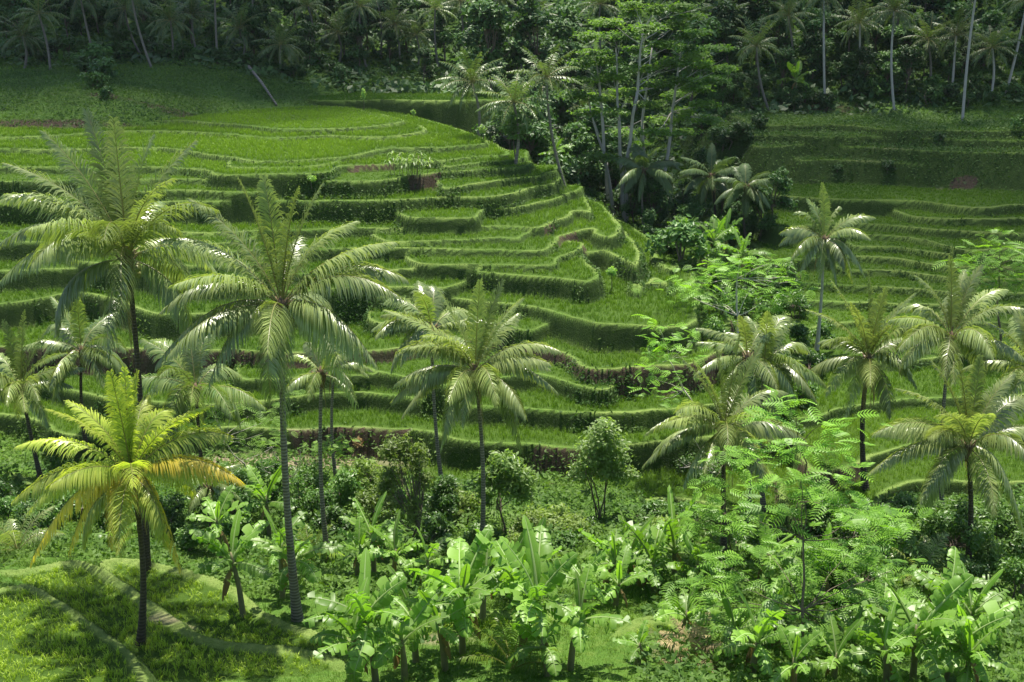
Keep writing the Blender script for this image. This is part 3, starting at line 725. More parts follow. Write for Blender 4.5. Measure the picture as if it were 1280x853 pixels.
def leaf_cloud(mb, centers, radii, n, size, flat=.5, tone=.5, shell=.55, aspect=.5, clump_tone=.18, hang=0.0):
    """n leaves spread through ellipsoids, more of them near the outside"""
    centers = np.asarray(centers, float); radii = np.asarray(radii, float)
    vol = (radii[:, 0] * radii[:, 1] * radii[:, 2]) ** .75; k = rng.choice(len(centers), n, p=vol / vol.sum())
    dv = norm(rng.normal(size=(n, 3))); r = (shell + (1 - shell) * rng.random(n)) * np.where(rng.random(n) < .25, rng.random(n), 1)
    bump = 1 + .35 * (vnoise(dv[:, 0] * 3 + k * 5.3, dv[:, 1] * 3 + dv[:, 2] * 2.2, .9, 17)) * 2 * .7
    pos = centers[k] + dv * radii[k] * (r * bump)[:, None]
    nr = norm(dv * .55 + np.array([0, 0, flat]) + rng.normal(0, .45, (n, 3)))
    a = norm(np.cross(nr, rng.normal(size=(n, 3)))); b = np.cross(nr, a)
    if hang: a = norm(a + np.array([0, 0, -hang])); b = norm(np.cross(nr, a))
    s = size * (.6 + .8 * rng.random(n)); sa = (a.T * s * .5).T; sb = (b.T * s * aspect * .5).T
    v = np.stack([pos - sa, pos + sb - sa * .1, pos + sa - (nr.T * s * .12).T, pos - sb - sa * .1], 1).reshape(-1, 3)
    ct = rng.normal(0, clump_tone, len(centers))
    tn = np.clip(tone + ct[k] + rng.normal(0, .13, n), 0, 1)
    i = np.arange(n) * 4
    mb.add(v, np.stack([i, i + 1, i + 2, i + 3], -1), None, np.repeat(tn, 4))
def limbs(mb, base, joints, r0=.12, n=6, wob=.15):
    """trunk and limbs: each joint is (start, end, r_start, r_end)"""
    for a, b, ra, rb in joints:
        a, b = np.asarray(a, float), np.asarray(b, float); t = np.linspace(0, 1, 6)[:, None]
        L = np.linalg.norm(b - a)
        w = np.cumsum(rng.normal(0, wob * L / 12, (6, 3)), 0); w[0] = 0
        tube(mb, a + (b - a) * t + w * np.sin(t * math.pi), ra + (rb - ra) * t[:, 0], n)
def tree(name, base, H, crown, nleaf, size, label, cat='tree', mat='broad', bark='bark', r0=.12, group=None, stems=1, fork=.45, flat=.5, tone=.5, shell=.5, aspect=.5, ct=.18, cname='crown', hang=0.0, build=True):
    """crown: clumps as (dx, dy, dz, rx, ry, rz), metres from the base"""
    b = np.asarray(base, float)
    root = thing(name, label, cat, tuple(b), group)
    cc = np.array([c[:3] for c in crown]) + b; rr = np.array([c[3:] for c in crown])
    mb = MB(); js = []
    for s in range(stems):
        off = np.array([rng.normal(0, .25), rng.normal(0, .2), 0]) * (stems > 1)
        f = b + off * 1.8 + np.array([rng.normal(0, .08) * H, rng.normal(0, .08) * H, H * fork])
        js.append((b + off - UP * .2, f, r0, r0 * .62))
        for i in range(s, len(cc), stems):
            js.append((f - UP * H * .1 * rng.random(), cc[i] + UP * rr[i][2] * .3, r0 * .5, r0 * .1))
            for _ in range(2):
                q = cc[i] + norm(rng.normal(size=3)) * rr[i] * .7
                js.append(((f + cc[i]) / 2, q, r0 * .2, r0 * .05))
    limbs(mb, b, js); mb.build('trunk', M[bark], root)
    if len(cc) > 3 and cat == 'tree' and 'forest' not in name and 'round' not in name:
        kx = rng.integers(len(cc), size=7); cc = np.concatenate([cc, cc[kx] + norm(rng.normal(size=(7, 3))) * rr[kx] * 1.25]); rr = np.concatenate([rr, rr[kx] * .4])
    mb = MB(); leaf_cloud(mb, cc, rr, nleaf, size, flat, tone, shell, aspect, ct, hang)
    mb.build(cname, M[mat], root, False)
    return root

# one feathery compound leaf: rachis along +X, pinnae either side
def compound_leaf(npair=7, droop=.4):
    V = []; Q = []; T = []; TN = []
    for i in range(npair):
        u = .12 + .88 * i / (npair - 1); p = np.array([u, 0, -droop * u * u])
        ln = .46 * math.sin(math.pi * (.18 + .75 * u)) + .06
        for sg in (1, -1):
            d0 = np.array([.45, sg * 1.0, .02]); d0 /= np.linalg.norm(d0)
            a, m_, e = p, p + d0 * ln * .55 + np.array([0, 0, -.02]), p + d0 * ln + np.array([.03, 0, -.12 * ln - .05])
            wv = np.array([.044, -sg * .015, 0]); k = len(V)
            V += [a - wv * .5, a + wv * .5, m_ + wv, m_ - wv, e]
            Q.append([k, k + 1, k + 2, k + 3]); T.append([k + 3, k + 2, k + 4]); TN += [.35, .35, .55, .55, .75]
    k = len(V)
    for u in (0, .5, 1): p = np.array([u, 0, -droop * u * u]); V += [p + np.array([0, .008, 0]), p - np.array([0, .008, 0])]; TN += [.8, .8]
    Q += [[k, k + 1, k + 3, k + 2], [k + 2, k + 3, k + 5, k + 4]]
    return np.array(V), np.array(Q), np.array(T), np.array(TN)
CL = compound_leaf()
def scatter(mb, base, pos, ax, up, sc, dtone):
    V, Q, T, TN = base; n = len(pos)
    ax = norm(ax); y = norm(np.cross(up, ax)); z = np.cross(ax, y)
    v = pos[:, None] + sc[:, None, None] * (V[None, :, :1] * ax[:, None] + V[None, :, 1:2] * y[:, None] + V[None, :, 2:] * z[:, None])
    k = (np.arange(n) * len(V))[:, None, None]
    mb.add(v.reshape(-1, 3), (Q[None] + k).reshape(-1, 4), (T[None] + k).reshape(-1, 3) if len(T) else None, np.clip(TN[None] + dtone[:, None], 0, 1).ravel())
def sprays(mb, tips, per=6, L=.6, spread=.35, tone=0.0):
    tips = np.asarray(tips, float); n = len(tips) * per
    k = np.repeat(np.arange(len(tips)), per)
    az = rng.random(n) * 2 * math.pi; el = rng.normal(.12, .25, n)
    ax = np.stack([np.cos(az) * np.cos(el), np.sin(az) * np.cos(el), np.sin(el)], -1)
    pos = tips[k] + rng.normal(0, spread, (n, 3)) * np.array([1, 1, .35])
    up = norm(np.array([0, 0, 1.0]) + rng.normal(0, .22, (n, 3)))
    scatter(mb, CL, pos, ax, up, L * (.7 + .6 * rng.random(n)), rng.normal(tone, .15, n) + np.repeat(rng.normal(0, .1, len(tips)), per))
def feather_tree(base, tips, label, L=.6, per=9, r0=.08, D=None, spread=.35, bark='bark', group=None, fork=.35, name='feathery_tree', mat='feather', twigs=5, tone=0.0):
    """tips: places of leafy twig ends"""
    b = np.asarray(base, float); tips = np.asarray(tips, float)
    root = thing(name, label, 'tree', tuple(b), group)
    mb = MB(); js = []
    top = tips[tips[:, 2].argmax()]
    m1 = b + (top - b) * fork + rng.normal(0, .15, 3); m2 = b + (top - b) * (fork + .3) + rng.normal(0, .2, 3)
    js += [(b - UP * .2, m1, r0, r0 * .7), (m1, m2, r0 * .7, r0 * .45), (m2, top, r0 * .45, r0 * .12)]
    for p in tips:
        js.append((m1 if p[2] < (m1[2] + m2[2]) / 2 + .3 else m2, p - UP * .05, r0 * .32, r0 * .09))
    limbs(mb, b, js, wob=.3); mb.build('trunk', M[bark], root)
    sub = (tips[:, None] + rng.normal(0, spread * 1.3, (len(tips), 2, 3)) * np.array([1, 1, .5])).reshape(-1, 3)
    mb = MB(); sprays(mb, np.concatenate([tips, sub]), per, L, spread, tone); mb.build('crown', M[mat], root, False)
    return root
ORD = ['leftmost', 'second', 'third', 'fourth', 'fifth', 'sixth', 'seventh', 'eighth', 'ninth', 'tenth', 'eleventh', 'twelfth', 'thirteenth', 'fourteenth', 'fifteenth', 'sixteenth', 'seventeenth', 'eighteenth', 'nineteenth', 'twentieth']
ORD += ['twenty-' + x for x in ['first', 'second', 'third', 'fourth', 'fifth', 'sixth', 'seventh', 'eighth', 'ninth']] + ['thirtieth'] + ['thirty-' + x for x in ['first', 'second', 'third', 'fourth', 'fifth', 'sixth', 'seventh', 'eighth', 'ninth']]
def ordinal_labels(things, phrase):
    """label look-alikes by their order from the left of the photo"""
    for k, o in enumerate(sorted(things, key=lambda o: proj(o.location)[0])):
        o['label'] = phrase % ('leftmost' if k == 0 else ORD[k] + ' from left')
# ---------------------------------------------------------------- the palms one can tell apart
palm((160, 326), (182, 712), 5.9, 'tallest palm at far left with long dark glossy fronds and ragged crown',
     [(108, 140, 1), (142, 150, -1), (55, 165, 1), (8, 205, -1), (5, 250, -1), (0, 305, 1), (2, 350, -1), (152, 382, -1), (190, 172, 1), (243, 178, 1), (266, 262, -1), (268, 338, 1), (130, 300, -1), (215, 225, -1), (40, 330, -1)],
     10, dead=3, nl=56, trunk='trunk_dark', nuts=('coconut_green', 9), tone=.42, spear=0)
palm((352, 386), (372, 776), 5.3, 'tall palm left of centre with slim grey trunk rising from the near paddy',
     [(240, 250, 1), (298, 224, -1), (208, 300, 1), (203, 388, -1), (196, 455, -1), (262, 478, -1), (355, 540, -1), (470, 455, -1), (445, 505, -1), (506, 348, 1), (500, 372, -1), (442, 278, 1), (402, 232, 1), (330, 222, 1), (372, 238, -1), ],
     10, nl=60, rad=.165, nuts=('coconut_green', 8), dead=1, tone=.55, spear=0)
palm((165, 597), (175, 806), 4.1, 'short yellow-fronded palm with orange coconuts standing in the near left paddy',
     [(85, 502, 1), (60, 512, -1), (24, 557, 1), (17, 626, -1), (35, 640, 1), (38, 704, -1), (86, 690, -1), (137, 682, -1), (226, 712, -1), (302, 603, -1), (287, 545, 1), (262, 508, 1), (212, 512, 1), (138, 466, -1), (156, 462, 1), (172, 466, 1)],
     9, 'palm_yellow', 'trunk_dark', .135, 52, nuts=('coconut', 20), dead=1, gold=(5, 6, 7, 8, 9), spear=0)
palm((594, 468), (601, 700), 4.4, 'slender palm at the centre in front of the terraces, above the bananas',
     [(490, 502, -1), (503, 520, 1), (551, 560, -1), (577, 532, -1), (622, 505, -1), (652, 562, 1), (696, 490, -1), (678, 480, 1), (698, 438, -1), (652, 374, 1), (628, 352, 1), (600, 352, -1), (546, 360, 1), (482, 388, 1), (500, 440, -1), (530, 420, -1)],
     11, nl=52, rad=.125, dead=1, nuts=('coconut_green', 5), tone=.6)
palm((540, 415), (555, 625), 4.5, 'half-hidden palm just left of and behind the centre palm, thin leaning trunk',
     [(482, 378, 1), (470, 420, -1), (500, 455, -1), (545, 360, 1), (520, 365, -1), (600, 400, 1), (505, 400, 1)], 8, rad=.12, nl=40, dead=1)
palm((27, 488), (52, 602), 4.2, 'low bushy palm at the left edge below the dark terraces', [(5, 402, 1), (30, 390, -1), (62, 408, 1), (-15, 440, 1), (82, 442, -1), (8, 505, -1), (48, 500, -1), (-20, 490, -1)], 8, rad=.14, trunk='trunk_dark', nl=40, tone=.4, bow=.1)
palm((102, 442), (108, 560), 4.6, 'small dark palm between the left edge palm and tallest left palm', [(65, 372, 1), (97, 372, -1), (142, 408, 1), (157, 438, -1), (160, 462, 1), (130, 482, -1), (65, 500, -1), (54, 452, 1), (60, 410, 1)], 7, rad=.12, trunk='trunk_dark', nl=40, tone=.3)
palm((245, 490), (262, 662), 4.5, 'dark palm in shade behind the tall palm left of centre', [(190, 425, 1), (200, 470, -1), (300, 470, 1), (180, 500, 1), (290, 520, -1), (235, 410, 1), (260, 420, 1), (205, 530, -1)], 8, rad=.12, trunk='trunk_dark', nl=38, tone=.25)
palm((402, 470), (410, 702), 2.6, 'sparse palm with brown hanging leaf right of the tall palm', [(360, 450, 1), (380, 430, 1), (430, 440, -1), (440, 480, -1), (385, 500, -1)], 4, rad=.12, nl=30, dead=2)
palm((418, 462), (421, 606), 2.8, 'sparse pale-trunked palm on the brown path, nearest its taller neighbour', [(450, 440, 1), (440, 430, -1), (460, 470, 1), (400, 440, 1)], 5, rad=.11, nl=30, dead=1)
palm((262, 610), (266, 690), 2.2, 'little blue-green palm with dark stem behind the banana plants at left', [(235, 640, -1), (300, 640, -1), (240, 590, 1), (290, 585, 1)], 8, rad=.14, trunk='trunk_dark', nl=28, tone=.2)
palm((905, 540), (905, 700), 4.4, 'palm right of centre with bleached drooping fronds beside feathery saplings',
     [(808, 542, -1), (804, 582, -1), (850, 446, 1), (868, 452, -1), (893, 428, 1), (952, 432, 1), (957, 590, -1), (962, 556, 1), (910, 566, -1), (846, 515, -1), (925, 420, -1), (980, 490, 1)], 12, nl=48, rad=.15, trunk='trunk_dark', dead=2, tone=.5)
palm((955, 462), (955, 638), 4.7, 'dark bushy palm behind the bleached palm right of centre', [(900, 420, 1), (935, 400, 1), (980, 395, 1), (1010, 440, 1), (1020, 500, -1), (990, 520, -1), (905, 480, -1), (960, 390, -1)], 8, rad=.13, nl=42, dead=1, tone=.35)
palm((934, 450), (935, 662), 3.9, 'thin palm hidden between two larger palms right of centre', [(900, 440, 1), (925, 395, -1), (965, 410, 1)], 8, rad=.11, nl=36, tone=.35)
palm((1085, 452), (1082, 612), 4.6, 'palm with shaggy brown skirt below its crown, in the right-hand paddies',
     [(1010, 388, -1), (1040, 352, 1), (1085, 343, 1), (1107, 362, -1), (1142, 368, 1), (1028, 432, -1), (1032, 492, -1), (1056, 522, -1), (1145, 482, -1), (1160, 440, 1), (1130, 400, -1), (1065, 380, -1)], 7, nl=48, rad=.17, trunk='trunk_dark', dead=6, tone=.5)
palm((1188, 425), (1178, 650), 4.8, 'tall palm behind the nearest right palm, fresh upright fronds against far terraces',
     [(1146, 346, 1), (1188, 322, -1), (1226, 333, 1), (1256, 362, 1), (1283, 388, -1), (1272, 458, 1), (1128, 388, 1), (1124, 436, -1), (1130, 456, -1), (1181, 470, -1), (1242, 446, -1), (1205, 340, 1)], 7, nl=48, rad=.13, dead=1, tone=.55)
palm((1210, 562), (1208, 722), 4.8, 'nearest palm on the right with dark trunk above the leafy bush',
     [(1165, 452, 1), (1196, 445, -1), (1226, 446, 1), (1093, 542, -1), (1122, 486, 1), (1086, 592, -1), (1150, 626, -1), (1280, 668, -1), (1290, 575, -1), (1290, 500, 1), (1266, 468, 1), (1240, 520, -1), (1170, 520, -1)], 6, nl=54, rad=.15, trunk='trunk_dark', dead=1, tone=.58)
palm((1290, 468), (1292, 640), 4.6, 'palm cut off by the right edge with one long pale frond', [(1225, 400, 1), (1215, 440, -1), (1240, 500, -1), (1270, 390, 1), (1290, 380, 1)], 9, nl=44, rad=.13, tone=.55)
palm((1030, 302), (1021, 438), 4.1, 'lone tall palm with drooping spider-like crown before the far right terraces',
     [(990, 322, -1), (994, 268, 1), (1010, 250, 1), (1028, 230, -1), (1050, 262, 1), (1092, 272, 1), (1087, 298, -1), (1081, 345, -1), (1066, 352, 1), (1046, 356, -1), (1024, 352, -1), (1000, 340, -1), (975, 305, 1)], 2, 'palm', 'trunk_pale', .13, 34, dead=1, tone=.35)
palm((805, 215), (806, 292), 4.6, 'dark palm at the spur foot beside the tall white-stemmed trees', [(770, 235, -1), (850, 212, 1), (790, 185, 1), (825, 185, -1), (840, 250, -1), (775, 215, 1)], 10, 'palm_far', 'trunk', .14, 26, tone=.5, spear=0)
palm((889, 222), (893, 300), 4.2, 'darker left palm of the pair in the gully right of centre', [(860, 215, 1), (890, 180, 1), (915, 250, -1)], 12, 'palm_far', 'trunk_dark', .15, 26, dead=3, tone=.5, spear=0)
palm((932, 236), (934, 312), 4.0, 'right palm of the pair in the gully, crown above leafy scrub', [(905, 260, -1), (960, 235, 1), (930, 205, 1), (955, 265, -1)], 12, 'palm_far', 'trunk_dark', .14, 26, tone=.6)

# small palms without a trunk
young_palm(hit(388, 700), 2.3, 'yellowish young palm between the slim grey trunks', 8, 'palm_yellow', tone=.2)
young_palm(hit(640, 838), 2.6, 'dark green young palm among the front banana plants', 7, 'palm_fresh', tone=.3)
young_palm(hit(868, 826), 1.9, 'dry straw-coloured young palm beside the lower right paddy', 10, 'palm_dead', tone=.8)
young_palm(hit(22, 690), 2.8, 'faded young palm at the left edge behind the paddy', 9, 'palm', tone=.6)
young_palm(hit(1150, 735), 3.0, 'young palm with bleached arching fronds left of the nearest right palm', 9, 'palm', tone=.9)
young_palm(hit(560, 655), 1.9, 'tiny blue-green palm at the foot of the centre palm', 8, 'palm', tone=.3)

# ---------------------------------------------------------------- far palms: trunk and one crown each
FARP = []
def far_crown_mesh(L, n, seed, mat='palm_far', nl=15):
    global rng
    keep = rng; rng = np.random.default_rng(seed)
    mb = MB(); c = np.zeros(3)
    for k in range(n):
        az = k * 2.399 + rng.random() * .5; age = (k + .5) / n
        e0 = R(80 - 100 * age + rng.normal(0, 7)); bend = R(30 + 45 * age)
        h = np.array([math.cos(az), math.sin(az), 0]); P1 = c + (h * math.cos(e0) + UP * math.sin(e0)) * L * .5
        e1 = e0 - bend; P2 = P1 + (h * math.cos(e1) + UP * math.sin(e1)) * L * .52
        frond(mb, c, P1, P2, nl, L * .21, .17, .4 + .5 * age, .4 - .5 * age, rng.normal(0, .3), .05, .35 + .5 * rng.random(), sides=4)
    rng = keep
    return mb.mesh('crown', M[mat], True)
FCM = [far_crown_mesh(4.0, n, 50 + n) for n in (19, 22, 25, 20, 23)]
def far_palm(crown, base, k, label='', group=None, r=.16, D=None, s=1.0, trunk='trunk', dD=0.0):
    b = on(base[0], D) if D else hit(base[0], base[1], 100)
    c = at(crown[0], crown[1], b[1] + dD)
    root = thing('coconut_palm', label, 'palm tree', tuple(b), group)
    mb = MB(); p = trunk_pts(b, c, .4, 10); t = np.linspace(0, 1, 10)
    tube(mb, p, r * (1.1 - .35 * t), 6); mb.build('trunk', M[trunk], root)
    o = bpy.data.objects.new('crown', FCM[k % 5]); COL.objects.link(o); o.parent = root
    o.location = tuple(c - b); o.rotation_euler = (rng.normal(0, .12), rng.normal(0, .12), rng.random() * 6.3); o.scale = (s, s, s * (1 + rng.normal(0, .08)))
    FARP.append(root); return root
G1 = 'palms along the forest edge above the left bank'
LEFTP = [far_palm(*a, group=G1) for a in [
    ((48, 18), (63, 88), 0), ((100, -5), (122, 87), 1), ((163, -12), (190, 86), 2), ((156, 12), (176, 68), 3), ((213, 26), (217, 76), 4), ((268, -25), (272, 80), 0),
    ((316, -18), (317, 66), 1), ((351, 56), (353, 92), 2), ((422, 42), (424, 78), 3), ((28, 45), (30, 86), 4), ((240, 18), (246, 66), 1), ((385, 8), (392, 66), 0), ((300, 35), (304, 72), 2)]]
for o, tx in zip(sorted(LEFTP, key=lambda o: proj(o.location)[0]), range(99)): pass
ordinal_labels(LEFTP, 'dark forest palm above the left bank, %s in its row')
G2 = 'palms along the forest edge behind the plateau'
MIDP = [far_palm(*a, group=G2) for a in [((450, 8), (458, 84), 3), ((494, 30), (500, 82), 4), ((544, 12), (548, 84), 0), ((470, -6), (476, 74), 1), ((575, 2), (580, 80), 2), ((620, -4), (628, 82), 3), ((520, 44), (522, 84), 1)]]
ordinal_labels(MIDP, 'slim forest palm behind the bright plateau, %s in its row')
for a, lb in [(((590, 104), (598, 172), 1), 'blue-green palm standing clear just behind the plateau edge'),
              (((642, 128), (644, 205), 2), 'dull brownish palm behind the plateau, beside a bright sapling'),
              (((683, 98), (706, 232), 3), 'tall palm with curved white trunk rising from the gully behind the spur'),
              (((667, 22), (668, 90), 4), 'large palm with round spiky crown at top centre'),
              (((650, 45), (656, 96), 0), 'thin palm half behind the large top-centre palm'),
              (((730, 136), (729, 214), 0), 'small palm with straight bare trunk behind the spur, left of the white-stemmed trees'),
              (((750, 6), (755, 90), 2), 'palm tucked behind the top of the tall layered tree')]:
    far_palm(*a, label=lb)
for a, lb in [(((946, 58), (962, 140), 0), 'crooked-trunked palm on the bank right of the layered tree'),
              (((1030, -4), (1031, 126), 1), 'pale straight-trunked palm, left one of two tall palms on the right bank'),
              (((1118, 14), (1118, 138), 2), 'palm with full umbrella crown and pale trunk on the right bank'),
              (((1222, -20), (1203, 152), 3), 'leaning white trunk reaching out of the picture at top right'),
              (((1284, 0), (1257, 118), 4), 'white trunk leaning at the right edge beyond the bank'),
              (((1195, 45), (1190, 118), 1), 'dark low palm between the umbrella palm and leaning white trunk'),
              (((1240, 60), (1238, 122), 2), 'dark palm between the two leaning white trunks'),
              (((1160, 50), (1162, 112), 3), 'shaded palm behind the umbrella palm'),
              (((1075, 30), (1078, 112), 4), 'shaded palm between the two tall pale-trunked palms'),
              (((985, 20), (990, 100), 0), 'shaded palm behind the crooked palm'),
              (((905, 20), (910, 96), 1), 'shaded palm behind the layered tree on its right side')]:
    far_palm(*a, label=lb, trunk='trunk_pale' if 'white' in lb or 'pale' in lb else 'trunk')

# ---------------------------------------------------------------- banana plants
BAN = []
def ban(px, py, top, L, n, label, by=None, D=None, group=None, dry=1):
    b = hit(px, by) if by else on(px, D)
    b[2] = float(ground(b[0], b[1]))
    if by is None: top = max(.7, float(at(px, py, b[1])[2] - b[2]))
    o = banana(b, top, n + 1, L * 1.2, label, group, dry); BAN.append(o); return o
GB = 'banana plants in front of the shrubs'
# (neck px, neck py, distance, leaf length, leaves, label)
for px, py, D, L, n, lb in [
    (452, 772, 35.5, 2.2, 9, 'biggest banana plant at lower left of the clump, bright young leaf upright'),
    (418, 800, 35, 1.8, 7, 'low banana plant at the left end of the front clump'),
    (492, 798, 36, 1.9, 8, 'banana plant leaning over the near path, right of the biggest one'),
    (508, 770, 38, 1.7, 6, 'thin banana plant on a brown stem behind the path'),
    (572, 742, 38.5, 2.2, 9, 'tall banana plant on a long brown stem in the clump centre'),
    (548, 782, 37, 1.6, 5, 'short banana plant left of the tall central one'),
    (600, 725, 42, 2.0, 7, 'banana plant behind the tall central one'),
    (688, 750, 37, 2.4, 10, 'broad banana plant with pale ribbed leaves right of the centre'),
    (655, 738, 39, 2.2, 8, 'upright banana plant between the tall central and the broad one'),
    (720, 778, 36.5, 1.7, 7, 'banana plant with one leaf reaching right over the paddy'),
    (690, 805, 36, 1.5, 6, 'low banana plant under the broad one'),
    (640, 700, 45, 1.9, 7, 'small banana plant behind the upright one'),
    (765, 705, 46, 2.0, 9, 'pale banana plant at the left of the rear row'),
    (798, 700, 47, 2.0, 9, 'pale banana plant at the middle of the rear row'),
    (832, 702, 46, 1.9, 8, 'pale banana plant at the right of the rear row'),
    (780, 730, 44, 1.5, 7, 'low banana plant below the rear row'),
    (738, 725, 43, 1.6, 7, 'banana plant just left of the rear row, leaning'),
    (858, 680, 48, 2.2, 8, 'dark banana plant by the bushes right of the rear row'),
    (880, 700, 46, 1.6, 7, 'shaded banana plant under the feathery saplings'),
    (813, 806, 37, 1.0, 6, 'lone small banana plant beside the narrow soil path'),
    (275, 700, 42.5, 1.9, 8, 'banana plant on a slim stem right of the yellow palm'),
    (252, 655, 49, 1.6, 7, 'banana plant in shade behind the yellow palm'),
    (345, 700, 44, 1.9, 8, 'banana plant with drooping leaf beside the tall grey trunk'),
    (330, 690, 46, 1.7, 7, 'banana plant behind the drooping one, left of the grey trunk'),
    (318, 625, 56, 1.9, 7, 'small banana plant far back on the left, below the brown path'),
    (455, 668, 50, 1.7, 8, 'banana plant with fan of pale leaves left of the shrubs'),
    (480, 690, 48, 1.6, 7, 'low banana plant right of the pale fan'),
    (432, 690, 49, 1.4, 7, 'low banana plant behind the grey trunk'),
    (525, 705, 47, 1.6, 6, 'banana plant with narrow leaves in front of the olive bush'),
    (115, 672, 51, 1.3, 6, 'small banana plant left of the yellow palm trunk'),
    (972, 798, 36, 1.9, 8, 'banana plant with pale leaves under the feathery tree at right'),
    (938, 790, 38, 1.6, 7, 'banana plant at the left foot of the feathery tree'),
    (1005, 770, 39, 1.7, 7, 'banana plant behind the feathery tree stem'),
    (1195, 790, 35.5, 2.2, 10, 'big banana plant with wide ribbed leaves at lower right'),
    (1238, 800, 35.5, 2.0, 8, 'banana plant at the lower right corner'),
    (1160, 815, 35, 1.6, 7, 'low banana plant left of the big lower right one'),
    (1265, 770, 39, 1.9, 8, 'dark banana plant at the right edge'),
    (1225, 745, 41, 1.7, 7, 'banana plant behind the big lower right one'),
    (1110, 800, 38, 1.6, 7, 'banana plant half hidden by feathery leaves at right'),
    (1060, 720, 45, 1.9, 7, 'banana plant far behind the feathery tree'),
    (985, 695, 48, 1.9, 7, 'upright banana plant behind the feathery saplings')]:
    ban(px, py, 0, L, n, lb, D=D, group=GB)
for px, py, D, L, n, lb in [(1270, 815, 35, 1.8, 8, 'banana plant cut off by the right edge, nearest the lower corner'), (1085, 822, 35.5, 1.5, 7, 'low banana plant in front of the feathery tree'), (1030, 830, 35, 1.4, 7, 'small banana plant at the feathery tree stem foot'), (870, 770, 40, 1.5, 7, 'banana plant right of the lone small one, behind the dry young palm'), (1140, 760, 41, 1.8, 8, 'banana plant deep behind the feathery leaves at right')]:
    ban(px, py, 0, L, n, lb, D=D, group=GB)
for px, py, D, L, lb in [(880, 300, 100, 2.2, 'left wild banana plant in the dark gully'), (905, 292, 102, 2.2, 'middle wild banana plant in the dark gully'), (850, 290, 106, 2.0, 'wild banana plant at the gully head'), (930, 318, 97, 2.0, 'right wild banana plant in the dark gully'), (690, 190, 128, 2.0, 'wild banana plant behind the spur'), (975, 98, 148, 2.4, 'pale wild banana plant on the right bank under the palms')]:
    ban(px, py, 0, L, 8, lb, D=D, group='wild banana plants in the gully')

# ---------------------------------------------------------------- trees of the near valley
def blob(n, w, h, z0, r, seed):
    g = np.random.default_rng(seed); out = []
    for k in range(n):
        a = g.random() * 6.28; q = math.sqrt(g.random()); zz = g.random()
        s = 1 - .55 * abs(zz - .4) * 1.3
        out.append((math.cos(a) * q * w * s, math.sin(a) * q * w * s, z0 + zz * h, r * (.7 + .6 * g.random()), r * (.7 + .6 * g.random()), r * (.55 + .5 * g.random())))
    return out
b = hit(752, 648)
tree('round_tree', b, 6.3, [(0, 0, 4.9, 1.15, 1.15, 1.15), (-.5, 0, 3.9, 1.25, 1.2, 1.1), (.55, .2, 3.9, 1.15, 1.2, 1.1), (0, -.3, 5.6, .7, .7, .65), (-1.2, 0, 2.9, .8, .8, .6), (1.0, 0, 2.7, .95, .9, .6), (.2, -.3, 3.0, .8, .8, .7), (1.7, .3, 2.6, .5, .5, .35), (-.9, .3, 1.5, .35, .35, .3), (.5, -.2, 1.4, .3, .3, .3)],
     5200, .23, 'round-headed pale green tree with slim stems standing before the lowest terraces', mat='broad_light', r0=.05, stems=5, fork=.5, tone=.6, ct=.10, flat=.7)
b = hit(632, 672)
tree('mango_tree', b, 5.2, [(.1, 0, 4.3, .95, .9, .7), (-.7, 0, 3.7, .9, .8, .7), (.9, 0, 3.6, .85, .8, .7), (-1.1, .2, 2.7, .6, .6, .55), (1.0, -.2, 2.7, .6, .6, .5), (.1, -.4, 3.2, .8, .7, .6), (-.4, .3, 4.5, .6, .6, .45), (-1.2, 0, 3.4, .5, .5, .4)],
     3300, .32, 'glossy-leaved tree with dark forked stems right of the centre palm', mat='broad_light', r0=.07, stems=2, fork=.45, tone=.45, aspect=.36, ct=.15)
b = hit(512, 690)
tree('olive_tree', b, 6.2, blob(16, 1.6, 4.4, 1.6, .62, 4) + [(0, 0, 6.2, .45, .4, .5), (-.3, 0, 5.7, .6, .5, .5), (-.9, 0, 4.4, .8, .7, .6), (.9, 0, 4.2, .6, .6, .5)], 5000, .22, 'loose olive-green tree with dark stem between the grey trunks and the centre palm', mat='broad_olive', r0=.08, fork=.35, tone=.55, aspect=.4, shell=.2)
b = hit(549, 664)
tree('dark_bush', b, 3.2, blob(10, .9, 2.2, .7, .6, 9), 5000, .18, 'dense dark rounded bush at the foot of the leaning palm trunk', cat='bush', r0=.06, tone=.3, mat='broad', cname='foliage')
b = hit(1185, 712)
tree('glossy_bush', b, 3.4, blob(22, 2.6, 2.4, .7, .75, 12), 10000, .22, 'wide glossy bush with small light leaves behind the nearest right palm', cat='bush', r0=.06, stems=4, tone=.5, mat='broad', cname='foliage', aspect=.45)
b = hit(1255, 705)
tree('glossy_bush', b, 3.4, blob(18, 2.2, 2.4, .7, .75, 13), 8000, .22, 'glossy bush at the right edge under the long pale frond', cat='bush', r0=.06, stems=4, tone=.4, mat='broad', cname='foliage', aspect=.45)
b = hit(1163, 775)
tree('yellow_bush', b, 2.6, blob(6, .6, .9, 1.6, .4, 15), 1500, .2, 'small bush with yellow-green new leaves right of the feathery tree', cat='bush', r0=.05, tone=1.0, mat='broad_light', cname='foliage')
